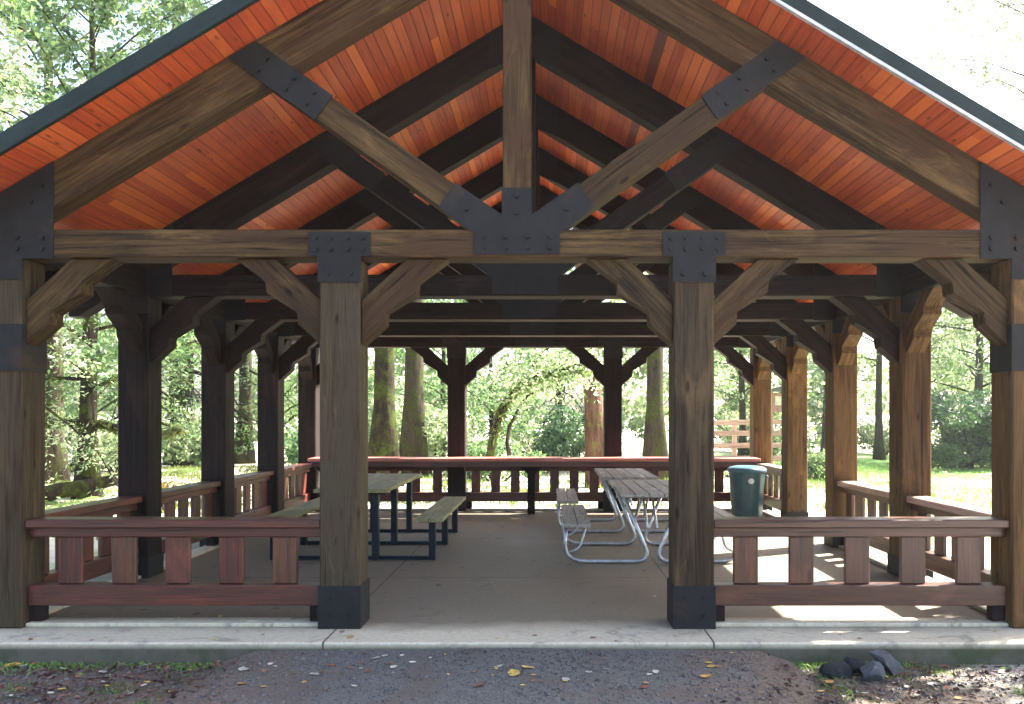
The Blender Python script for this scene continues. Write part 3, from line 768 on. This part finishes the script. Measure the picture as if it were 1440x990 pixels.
def fallen(px, py, kind, size=.06):
    d = (1.52-GZ)*1150/(py-588); x = wx(px, d); y = d-5.9
    if on_path(x):
        i = max(0, (-y-.362)/.3); z = -.055-.085*min(1, i/6)+.02*max(0, 1-abs(x)/1.6)+.006
    else: z = GZ+.014
    me = random.choice(lf[kind]); o = bpy.data.objects.new('fallen_leaf', me); col.objects.link(o)
    s = size*random.uniform(.8, 1.2)
    place(o, Matrix.Translation((x, y, z)) @ Matrix.Rotation(random.uniform(0, 6.3), 4, 'Z') @ Matrix.Rotation(random.uniform(-.25, .25), 4, 'X') @ Matrix.Diagonal((s, s, s, 1)))
    setp(o, LT[kind], 'leaf', {'yellow_leaf': 'yellow fallen leaves', 'pale_leaf': 'pale fallen leaves', 'rust_leaf': 'rust coloured fallen leaves'}[kind])
for px, py, k, s in [(16, 939, 'yellow_leaf', .11), (88, 943, 'pale_leaf', .07), (145, 948, 'pale_leaf', .07), (146, 962, 'pale_leaf', .05), (207, 938, 'pale_leaf', .06), (342, 960, 'pale_leaf', .09), (443, 967, 'pale_leaf', .06), (340, 978, 'yellow_leaf', .07),
    (597, 915, 'yellow_leaf', .07), (610, 919, 'pale_leaf', .04), (529, 947, 'pale_leaf', .06), (541, 944, 'pale_leaf', .04), (565, 944, 'pale_leaf', .04), (553, 959, 'pale_leaf', .05), (580, 953, 'pale_leaf', .05), (517, 964, 'rust_leaf', .07), (498, 983, 'pale_leaf', .05),
    (784, 926, 'yellow_leaf', .09), (723, 969, 'yellow_leaf', .10), (742, 961, 'yellow_leaf', .09), (700, 960, 'pale_leaf', .05), (674, 984, 'rust_leaf', .08), (796, 976, 'pale_leaf', .06), (828, 966, 'pale_leaf', .06), (853, 962, 'pale_leaf', .05), (922, 965, 'pale_leaf', .06), (905, 985, 'rust_leaf', .06), (912, 922, 'rust_leaf', .05),
    (998, 933, 'pale_leaf', .05), (1000, 957, 'yellow_leaf', .07), (992, 970, 'yellow_leaf', .08), (1165, 962, 'yellow_leaf', .07), (1181, 968, 'pale_leaf', .05), (1183, 937, 'yellow_leaf', .06), (1286, 934, 'rust_leaf', .09), (1300, 930, 'yellow_leaf', .07), (1363, 924, 'pale_leaf', .06), (1364, 944, 'pale_leaf', .05), (1310, 965, 'pale_leaf', .05), (1275, 969, 'pale_leaf', .05), (1135, 935, 'rust_leaf', .07), (1330, 970, 'rust_leaf', .06), (1240, 955, 'rust_leaf', .05)]:
    fallen(px, py, k, s)
for i in range(170):
    px = random.uniform(5, 1430); py = 918+70*random.random()**.8
    k = random.choices(['yellow_leaf', 'pale_leaf', 'rust_leaf'], [.35, .25, .4])[0]
    if 470 < px < 1120 and random.random() < .6: continue
    fallen(px, py, k, random.uniform(.025, .05))

for i in range(26):
    x = random.uniform(-3.9, 3.9); y = -.34+abs(random.gauss(0, .9)); 
    if random.random() < .5: y = random.uniform(-.33, -.05)
    k = random.choice(['yellow_leaf', 'rust_leaf', 'rust_leaf', 'pale_leaf'])
    o = bpy.data.objects.new('fallen_leaf', random.choice(lf[k])); col.objects.link(o); s_ = random.uniform(.03, .055)
    place(o, Matrix.Translation((x, y, .003 if abs(y-.13) > .14 else .055)) @ Matrix.Rotation(random.uniform(0, 6.3), 4, 'Z') @ Matrix.Diagonal((s_, s_, s_, 1)))
    setp(o, {'yellow_leaf': 'small yellow fallen leaf lying on the concrete floor', 'rust_leaf': 'small rust brown fallen leaf lying on the concrete floor', 'pale_leaf': 'small bleached fallen leaf lying on the concrete floor'}[k], 'leaf', {'yellow_leaf': 'yellow leaves on the floor', 'rust_leaf': 'rust leaves on the floor', 'pale_leaf': 'pale leaves on the floor'}[k])
# ------------------------------------------------------------------ vegetation
def tree_meshes(kind, H, base, rad, nb, per, leafsize, leafmat, barkmat, seed, tr, lean=(0, 0), droop=None, spread=.35, aspect=.5, moss=0):
    r = random.Random(seed)
    bm = bmesh.new(); npt = 12
    pts = []; rr = []
    for i in range(npt):
        t = i/(npt-1); z = -.1+H*t
        pts.append(Vector((lean[0]*t*H+.12*math.sin(t*5+seed)*tr*3, lean[1]*t*H+.12*math.cos(t*4+seed)*tr*3, z)))
        rr.append(tr*(1.0-.82*t)*(1+.55*math.exp(-z*2.2)))
    tube(bm, pts, rr, 14, True, .05)
    cents = []; mossc = []
    for b in range(nb):
        t = base+(1-base)*((b+.5)/nb)*.98; zi = t*(npt-1); i0 = min(int(zi), npt-2); p = pts[i0].lerp(pts[i0+1], zi-i0)
        a = b*2.399+r.uniform(-.4, .4)
        tt = (t-base)/(1-base)
        if kind == 'conifer': ln = rad*(1-tt*.85)*r.uniform(.7, 1.1); el = r.uniform(-.15, .15)
        else: ln = rad*math.sqrt(max(.15, 1-(tt*1.5-.5)**2))*r.uniform(.65, 1.1); el = r.uniform(.1, .6)+tt*.5
        q = [p]; dirv = Vector((math.cos(a)*math.cos(el), math.sin(a)*math.cos(el), math.sin(el))); seg = 6
        cur = p.copy(); dv = dirv.copy()
        for s in range(seg):
            dv = (dv+Vector((r.uniform(-.18, .18), r.uniform(-.18, .18), (-.16 if kind == 'conifer' else -.06)+r.uniform(-.1, .1)))).normalized()
            cur = cur+dv*ln/seg; q.append(cur.copy())
        br = max(.012, tr*(1-.8*t)*.28)
        tube(bm, q, [br*(1-.85*j/seg)+.004 for j in range(seg+1)], 6, True)
        q = np.array([list(v) for v in q])
        # twigs
        m = per; w = rng.uniform(.12, 1, m)*seg; i = np.minimum(w.astype(int), seg-1); f = (w-i)[:, None]
        cc = q[i]*(1-f)+q[i+1]*f
        tw = 14; tid = rng.integers(0, tw, m); tp = rng.uniform(.15, 1, tw)*seg; ti = np.minimum(tp.astype(int), seg-1); tf = (tp-ti)[:, None]
        tc0 = q[ti]*(1-tf)+q[ti+1]*tf
        td = rng.normal(size=(tw, 3)); td[:, 2] = td[:, 2]*.5-(.3 if kind == 'conifer' else 0); td /= np.linalg.norm(td, axis=1, keepdims=True)
        lenf = rng.uniform(0, 1, m)[:, None]*spread*ln*.55
        pos = tc0[tid]+td[tid]*lenf+rng.normal(0, 1, (m, 3))*.07*(1+spread)
        cents.append(pos)
        if moss: mossc.append(cc[:moss]+rng.normal(0, 1, (moss, 3))*.05*np.array([1, 1, 1.2])-[0, 0, .05])
    lv = leaves(np.concatenate(cents), leafsize, aspect=aspect, droop=droop)
    trunk = bm_mesh('trunk', bm, barkmat, smooth=True)
    crown = np_mesh('crown', lv, 4, leafmat)
    ms = np_mesh('moss', leaves(np.concatenate(mossc), .13, aspect=.35, droop=.8), 4, M['moss']) if moss else None
    return trunk, crown, ms
def add_tree(name, px, d, meshes, label, cat='tree', group=None, rz=0, sc=1.0, z=GZ):
    x = wx(px, d); y = d-5.9
    t = thing(name, (x, y, z), rz, label=label, cat=cat, group=group)
    m = W[t.name] @ Matrix.Scale(sc, 4)
    for nm, me in zip(('trunk', 'crown', 'moss'), meshes):
        if me: mesh_obj(nm, me, t, m.copy())
    return t
lab = {}
# left: mossy tree with a low horizontal limb
A1 = tree_meshes('deciduous', 11, .20, 4.6, 34, 560, .13, M['leaf_mid'], M['bark'], 5, .19, moss=60)
T1 = add_tree('maple_tree', 128, 17, A1, 'mossy tree with dark trunk and low horizontal limb, in the first left opening', rz=1.0)
bm = bmesh.new(); x0, y0 = wx(128, 17), 11.1
limb = [(x0-2.6, y0-.9, 1.22), (x0-1.6, y0-.5, 1.36), (x0-.6, y0-.1, 1.42), (x0, y0, 1.44), (x0+.7, y0-.1, 1.30), (x0+1.5, y0-.3, 1.18), (x0+2.1, y0-.5, 1.30)]
tube(bm, limb, [.03, .05, .07, .09, .07, .05, .02], 8, True, .1)
mesh_obj('low_limb', bm_mesh('low_limb', bm, M['bark'], smooth=True), T1, Matrix())
lp = np.array(limb); w = rng.uniform(0, 5.99, 2600); i = w.astype(int); f = (w-i)[:, None]
mesh_obj('limb_moss', np_mesh('limb_moss', leaves(lp[i]*(1-f)+lp[i+1]*f+rng.normal(0, .05, (2600, 3))-[0, 0, .03], .11, aspect=.35, droop=.7), 4, M['moss']), T1, Matrix())

C1m = tree_meshes('conifer', 15, .12, 3.8, 50, 300, .13, M['leaf_mid'], M['bark'], 9, .26, droop=.3, spread=.5, aspect=.3)
C2m = tree_meshes('conifer', 20, .10, 4.2, 52, 300, .15, M['leaf_blue'], M['bark_dark'], 12, .30, droop=.5, spread=.5, aspect=.3)
D1m = tree_meshes('deciduous', 13, .22, 5.0, 28, 400, .16, M['leaf_pale'], M['bark_grey'], 21, .22, spread=.5)
D2m = tree_meshes('deciduous', 9, .14, 3.6, 30, 390, .14, M['leaf_mid'], M['bark'], 33, .13, spread=.5)
S1m = tree_meshes('deciduous', 15, .30, 5.0, 26, 260, .13, M['leaf_pale'], M['bark_grey'], 44, .2, spread=.6)
BT = tree_meshes('conifer', 24, .52, 3.0, 26, 200, .22, M['leaf_blue'], M['bark'], 51, .29, droop=.5, spread=.5, aspect=.3)
BT2 = tree_meshes('conifer', 24, .52, 3.0, 26, 200, .22, M['leaf_mid'], M['bark_grey'], 52, .26, droop=.5, spread=.5, aspect=.3, lean=(.012, 0))
BT3 = tree_meshes('conifer', 22, .50, 3.0, 26, 200, .22, M['leaf_mid'], M['bark_red'], 53, .24, droop=.5, spread=.5, aspect=.3, lean=(-.06, 0))

G = 'trees round the clearing'
add_tree('tree', 343, 31, BT2, 'thick straight mossy trunk in the sunlit gap left of the far left posts', group=G, rz=2)
add_tree('tree', 536, 20, BT, 'big rough mossy trunk just right of the left front post', group=G, rz=.5, sc=.95)
add_tree('tree', 577, 23, BT2, 'smooth grey green trunk beside a rougher one, left of the far left middle post', group=G, rz=1.2, sc=1.1)
add_tree('tree', 842, 20, BT3, 'reddish leaning trunk beside the right middle post of the far end', group=G, rz=0)
add_tree('tree', 926, 22, BT2, 'mossy trunk close to the left side of the right front post', group=G, rz=2.9, sc=.95)
add_tree('tree', 1043, 34, D1m, 'slim yellow green tree behind the rail fence', group=G, rz=.4, sc=.75)
# left side and behind
specs = [
 (60, 24, D2m, 'bushy green tree at the far left edge of the first left opening', 1.3, 1.0),
 (205, 26, C1m, 'green conifer hidden partly by the second left post', .2, .9),
 (268, 30, C2m, 'blue green conifer in the second left opening', 2.2, .85),
 (380, 38, D2m, 'distant bushy tree between the last two left posts', .6, 1.2),
 (430, 33, C1m, 'green conifer close behind the farthest left post', 1.6, .9),
 (622, 32, D2m, 'bright green bushy tree just left of the far left middle post', 2.6, 1.0),
 (690, 26, D2m, 'bright green bushy tree right of the far left middle post', .9, .8),
 (790, 30, C2m, 'dark blue green conifer behind the leaning trunk', 1.1, .7),
 (972, 36, C1m, 'green conifer mostly behind the right front post', 3.0, .8),
 (1160, 38, C2m, 'small dark conifer in the open bay on the right', .3, .42),
 (1238, 33, S1m, 'thin pale tree between the right side posts', 1.9, .8),
 (1300, 40, D1m, 'tall pale tree behind the lawn left of the dark bush', .7, .9),
 (1375, 31, D1m, 'broad pale tree rising behind the dark bush', 2.5, .85),
 (1440, 35, D2m, 'bushy green tree at the right edge past the dark bush', 1.5, 1.3)]
for px, d, me, lb, rz, sc in specs: add_tree('tree', px, d, me, lb, group=G, rz=rz, sc=sc)
# trees filling the upper left corner above the roof
FN = tree_meshes('conifer', 13, .22, 4.6, 60, 900, .085, M['leaf_pale'], M['bark'], 71, .2, droop=.4, spread=.55, aspect=.35)
add_tree('tree', -150, 13.5, FN, 'leafy tree whose crown hangs over the left roof edge at the far left', group=G, rz=.8, sc=1.0)
add_tree('tree', 70, 21, D1m, 'tall pale green tree rising above the left roof edge', group=G, rz=2.0, sc=1.15)
add_tree('tree', 250, 30, C1m, 'tall green conifer rising highest near the ridge on the left', group=G, rz=1.0, sc=1.45)
add_tree('tree', 1470, 38, S1m, 'thin sparse tree standing against the white sky above the right roof edge', group=G, rz=.5, sc=1.7)

SM = tree_meshes('deciduous', 7.5, .28, 2.3, 30, 520, .10, M['leaf_mid'], M['bark'], 77, .12)  # unseen tree, added towards the sun to shade the right front ground
t = thing('tree', (7.7, 1.0, GZ), .4, label='small leafy tree added out of view right of the pavilion, shading the ground before it', cat='tree', group=G)
for nm, me in zip(('trunk', 'crown'), SM): mesh_obj(nm, me, t, W[t.name].copy())
# arching vine maple in the middle
VM = thing('vine_maple', (wx(692, 18), 12.1, GZ), label='arching mossy vine maple with a bent stem in the middle of the far view', cat='tree')
def P(px, py, d): return Vector((wx(px, d), d-5.9, 1.52+(588-py)*d/1150))
arc = [P(688, 650, 18), P(694, 610, 18), P(705, 575, 17.9), P(722, 548, 17.8), P(745, 530, 17.7), P(775, 523, 17.6), P(803, 512, 17.5), P(830, 515, 17.4)]
arc2 = [P(716, 640, 18.2), P(713, 622, 18.2), P(716, 600, 18.2), P(730, 575, 18.2), P(742, 556, 18.2), P(768, 545, 18.1)]
arc3 = [P(740, 531, 17.7), P(752, 510, 17.8), P(770, 490, 18), P(800, 470, 18.2)]
bm = bmesh.new(); tube(bm, arc, [.10, .085, .075, .07, .06, .05, .04, .02], 8, True, .1); tube(bm, arc2, [.05, .045, .04, .035, .03, .015], 7, True, .1); tube(bm, arc3, [.05, .04, .03, .015], 7, True, .1)
mesh_obj('trunk', bm_mesh('trunk', bm, M['bark_dark'], smooth=True), VM, Matrix())
pts = np.array([list(v) for v in arc[3:]+arc3]); cc = pts[rng.integers(0, len(pts), 4200)]+rng.normal(0, 1, (4200, 3))*[.45, .5, .30]
mesh_obj('crown', np_mesh('crown', leaves(cc, .085, flat=.3, aspect=.6), 4, M['leaf_pale']), VM, Matrix())
pts = np.array([list(v) for v in arc]); w = rng.uniform(1, 6.99, 1200); i = w.astype(int); f = (w-i)[:, None]
mesh_obj('moss', np_mesh('moss', leaves(pts[i]*(1-f)+pts[i+1]*f+rng.normal(0, .05, (1200, 3))-[0, 0, .1], .16, aspect=.25, droop=1.2), 4, M['moss']), VM, Matrix())

# shrubs
def shrub_mesh(name, w, h, n, size, material, seed):
    r = random.Random(seed); blobs = [(Vector((r.uniform(-w, w)*.7, r.uniform(-w, w)*.7, r.uniform(.15, .8)*h)), r.uniform(.25, .5)*min(w, h)) for _ in range(14)]
    cs = []
    for c, rad in blobs:
        v = rng.normal(size=(n//14, 3)); v /= np.linalg.norm(v, axis=1, keepdims=True); v *= rad*rng.uniform(.35, 1, (n//14, 1))**.5
        cs.append(v+np.array(c))
    c = np.concatenate(cs); c[:, 2] = np.abs(c[:, 2])
    bm = bmesh.new()
    for b, rad in blobs[:9]: tube(bm, [(b.x*.15, b.y*.15, -.05), (b.x*.5, b.y*.5, b.z*.5), tuple(b)], [.03, .02, .008], 5)
    return bm_mesh('stem', bm, M['bark_dark'], smooth=True), np_mesh('foliage', leaves(c, size, aspect=.5), 4, material)
SH = [shrub_mesh('s', 1.6, 2.4, 6000, .15, M['leaf_dark'], 1), shrub_mesh('s', 1.1, 1.1, 3200, .12, M['leaf_mid'], 2), shrub_mesh('s', 1.3, 1.6, 3600, .13, M['leaf_pale'], 3), shrub_mesh('s', .55, 1.0, 1400, .09, M['dryleaf'], 4)]
def add_shrub(i, px, d, label, sc=1, rz=0, group='shrubs in the clearing'):
    t = thing('shrub', (wx(px, d), d-5.9, GZ-.02), rz, label=label, cat='shrub', group=group)
    for nm, me in zip(('stem', 'foliage'), SH[i]): mesh_obj(nm, me, t, W[t.name] @ Matrix.Scale(sc, 4))
add_shrub(0, 1368, 27.5, 'large dense dark green bush on the lawn in the nearest right opening', 1.15)
add_shrub(0, 1425, 27, 'dark green bush half hidden by the right corner post', 1.0, 1)
add_shrub(1, 1346, 27, 'low green bush at the left foot of the dark bush', .9, 2)
add_shrub(1, 1160, 22, 'small green bush low in the open bay on the right', .75, 1)
add_shrub(2, 1240, 36, 'pale bush at the far side of the lawn between the right posts', 1.1, 2)
add_shrub(3, 231, 14.5, 'rusty brown dry bush touching the second left post', .62)
add_shrub(1, 290, 30, 'green bush in the second left opening', 1.3, 1)
add_shrub(2, 250, 28, 'pale green bush at the left of the second left opening', 1.2, 2)
add_shrub(1, 80, 27, 'green bush far back in the first left opening', 1.4, 3)
add_shrub(2, 165, 25, 'pale bush behind the mossy tree trunk', 1.0, 4)
add_shrub(2, 610, 24, 'bright pale bush left of the far left middle post', 1.2, 1)
add_shrub(1, 700, 22, 'green bush under the arching stem', 1.0, 2)
add_shrub(0, 815, 25, 'dark bush at the foot of the leaning trunk', .9, 3)
add_shrub(2, 768, 27, 'pale bush in the middle of the far view', 1.0, 5)
add_shrub(1, 440, 27, 'green bush behind the last left opening', 1.5, .5)
add_shrub(2, 540, 30, 'pale bush behind the two big trunks', 1.6, .7)
add_shrub(2, 1045, 38, 'yellow green bush behind the rail fence', 1.3, .7)
add_shrub(1, 1095, 33, 'green bush behind the notice board', 1.1, 1.7)

# ferns
def fern_mesh(seed, n=13, L=.75):
    r = random.Random(seed); V = []
    for k in range(n):
        a = k*2*PI/n+r.uniform(-.2, .2); l = L*r.uniform(.7, 1.1); up = r.uniform(.5, .95)
        for j in range(16):
            t = (j+1)/16; p = Vector((math.cos(a)*l*t, math.sin(a)*l*t, l*(up*t-.85*t*t)+.03)); w = .16*l*math.sin(PI*min(1, t*.9+.1))
            sd = Vector((-math.sin(a), math.cos(a), 0)); f = Vector((math.cos(a), math.sin(a), -.2))*.022
            for s in (-1, 1): V += [p-f*.6, p+sd*s*w*.6-f*.2+Vector((0, 0, -.02)), p+sd*s*w+f*.8-Vector((0, 0, .035)), p+f*.9]
    return np_mesh('fern', np.array([list(v) for v in V]), 4, M['fern'])
FM = [fern_mesh(i) for i in range(3)]
fern_spots = [(160, 15.2, 1.1, 'largest fern at the foot of the mossy tree, beside the second left post'), (75, 14.6, 1.0, 'fern low at the left of the first left opening'), (98, 14.0, .8, 'small fern in front of the fallen log'), (140, 14.2, .9, 'fern between the fallen log and the second left post'), (60, 15.8, .9, 'fern behind the left end of the fallen log'), (255, 24, 1.2, 'fern standing alone in the second left opening')]
for i, (px, d, s, lb) in enumerate(fern_spots):
    o = bpy.data.objects.new('fern', FM[i % 3]); col.objects.link(o)
    place(o, Matrix.Translation((wx(px, d), d-5.9, GZ)) @ Matrix.Rotation(i, 4, 'Z') @ Matrix.Scale(s, 4)); setp(o, lb, 'fern', 'ferns on the left')
# fallen log and stump roots
bm = bmesh.new(); a = P(35, 705, 15.5); b = P(172, 652, 16.6)
a.z = GZ+.12; b.z = GZ+.45
tube(bm, [a, a.lerp(b, .3)+Vector((0, 0, .03)), a.lerp(b, .6), b], [.17, .16, .14, .10], 12, True, .08)
mesh_obj('fallen_log', bm_mesh('fallen_log', bm, M['bark'], smooth=True), label='brown fallen log leaning past the mossy tree on the left', cat='log')
# low grass: lawn on the right and rough growth elsewhere
def tufts(name, x0, x1, y0, y1, n, size, material, label, cl=400, sp=.25):
    ctr = np.column_stack([rng.uniform(x0, x1, cl), rng.uniform(y0, y1, cl)]); c = ctr[rng.integers(0, cl, n)]+rng.normal(0, sp, (n, 2))
    c = c[(np.abs(c[:, 0]) > 4.5) | (c[:, 1] > 8.6)]
    V = leaves(np.column_stack([c, np.full(len(c), GZ+size*.3)]), size, flat=-1.2, aspect=.14)
    mesh_obj(name, np_mesh(name, V, 4, material), kind='stuff', label=label, cat='grass')
tufts('lawn_grass', 6.5, 20, 4, 24, 30000, .10, M['grass'], 'short green lawn grass to the right of the pavilion', 2500, .3)
tufts('rough_grass', -17, -5, 5, 22, 16000, .16, M['moss'], 'rough low growth on the sunlit ground to the left', 260, .35)
tufts('back_grass', -6, 8, 9, 24, 14000, .15, M['grass'], 'rough low growth on the ground beyond the far end', 200, .35)
# far woods: a mass nobody could count
def woods():
    cs = []
    for i in range(290):
        ang = rng.uniform(-42, 42); d = rng.uniform(42, 62)
        if 15 < ang < 24 and rng.uniform() < .55: continue
        if -2.5 < ang < 2.5 and rng.uniform() < .35: continue
        top = rng.uniform(4, 15) if ang < 14 else rng.uniform(2, 11)
        z = rng.uniform(.3, top); rad = rng.uniform(.9, 2.2)
        x = .23+d*math.tan(R(ang)); y = d-5.9
        k = 170; v = rng.normal(size=(k, 3)); v /= np.linalg.norm(v, axis=1, keepdims=True)
        cs.append(np.array([x, y, z])+v*rad*rng.uniform(.4, 1, (k, 1))**.5*[1, 1, .7])
    c = np.concatenate(cs); c[:, 2] = np.maximum(c[:, 2], GZ+.1)
    mesh_obj('distant_woods', np_mesh('distant_woods', leaves(c, .42, aspect=.5), 4, M['leaf_mid']), kind='stuff', label='far woodland edge closing the view behind the clearing', cat='woods')
woods()

# ------------------------------------------------------------------ rail fence, notice board, van
F = thing('rail_fence', (wx(1060, 25), 19.1, GZ), label='pale reddish wooden rail fence in the sun beyond the bin', cat='fence')
fx0, fx1 = wx(985, 25), wx(1128, 25)
for i, x in enumerate(np.linspace(fx0, fx1, 4)):
    beam('fence_post', (x, 19.1, GZ-.2), (x, 19.1, 1.45), .13, .13, M['fence'], F)
for z in (.30, .68, 1.05, 1.38):
    beam('fence_rail', (fx0-.1, 19.0, z), (fx1+.1, 19.02, z+random.uniform(-.03, .03)), .05, .15, M['fence'], F)
NB = thing('notice_board', (wx(1104, 24), 18.1, GZ), label='small roofed brown notice board behind the far right posts', cat='notice board')
nx = wx(1104, 24)
for s in (-1, 1): beam('board_post', (nx+s*.42, 18.1, GZ-.1), (nx+s*.42, 18.1, 2.3), .10, .10, M['sign'], NB)
pn = beam('panel', (nx-.365, 18.1, 1.98), (nx+.365, 18.1, 1.98), .04, .56, M['sign'], NB)
for i, (dx, dz, w, h) in enumerate(((-.2, .05, .2, .26), (.08, .02, .24, .3), (.26, -.1, .12, .16))):
    beam('notice', (nx+dx-w/2, 18.07, 1.98+dz), (nx+dx+w/2, 18.07, 1.98+dz), .006, h, M['paper'], pn, bev=0)
piece('board_roof', [(nx-.6, 2.3), (nx+.6, 2.3), (nx+.6, 2.34), (nx, 2.5), (nx-.6, 2.34)], 17.85, 18.35, 0, M['roofing'], NB)
# ------------------------------------------------------------------ haze
bm = bmesh.new(); box(bm, -75, 75, -12, 75, -2.5, 36)
hm = bpy.data.materials.new('haze'); hm.use_nodes = True; hn = hm.node_tree; hn.nodes.clear()
ho = hn.nodes.new('ShaderNodeOutputMaterial'); hv = hn.nodes.new('ShaderNodeVolumePrincipled')
hv.inputs['Color'].default_value = (.95, .97, 1, 1); hv.inputs['Density'].default_value = .0004; hv.inputs['Anisotropy'].default_value = .4
hn.links.new(hv.outputs[0], ho.inputs['Volume'])
mesh_obj('haze', bm_mesh('haze', bm, hm), kind='stuff', label='thin bright haze in the air of the clearing', cat='haze')
# ------------------------------------------------------------------ light and camera
SUN_AZ = 27.0   # degrees from +X towards +Y
SUN_EL = 45.0
w = bpy.data.worlds.new('World'); scene.world = w; w.use_nodes = True
nt = w.node_tree; nt.nodes.clear()
sky = nt.nodes.new('ShaderNodeTexSky'); sky.sky_type = 'NISHITA'; sky.sun_disc = False
sky.sun_elevation = R(SUN_EL); sky.sun_rotation = R(90-SUN_AZ); sky.air_density = 1.0; sky.dust_density = 3.5; sky.ozone_density = .8
bg = nt.nodes.new('ShaderNodeBackground'); bg.inputs[1].default_value = .09
ow = nt.nodes.new('ShaderNodeOutputWorld'); nt.links.new(sky.outputs[0], bg.inputs[0]); nt.links.new(bg.outputs[0], ow.inputs[0])
ld = bpy.data.lights.new('sun', 'SUN'); ld.energy = 5.0; ld.angle = R(.6); ld.color = (1, .95, .87)
lo = bpy.data.objects.new('sun', ld); col.objects.link(lo)
sd = Vector((math.cos(R(SUN_EL))*math.cos(R(SUN_AZ)), math.cos(R(SUN_EL))*math.sin(R(SUN_AZ)), math.sin(R(SUN_EL))))
lo.rotation_euler = sd.to_track_quat('Z', 'Y').to_euler()
cd = bpy.data.cameras.new('camera'); cam = bpy.data.objects.new('camera', cd); col.objects.link(cam)
cam.location = (.232, -5.9, 1.52); cam.rotation_euler = (PI/2, 0, 0)
cd.sensor_width = 36; cd.lens = 1150/1440*36; cd.shift_x = (720-772)/1440; cd.shift_y = (588-495)/1440
cd.clip_start = .05; cd.clip_end = 1500
scene.camera = cam
scene.render.engine = 'CYCLES'
vs = scene.view_settings; vs.view_transform = 'Standard'; vs.look = 'None'; vs.gamma = 1; vs.exposure = 3.1
scene.cycles.max_bounces = 8; scene.cycles.diffuse_bounces = 5; scene.cycles.transmission_bounces = 4
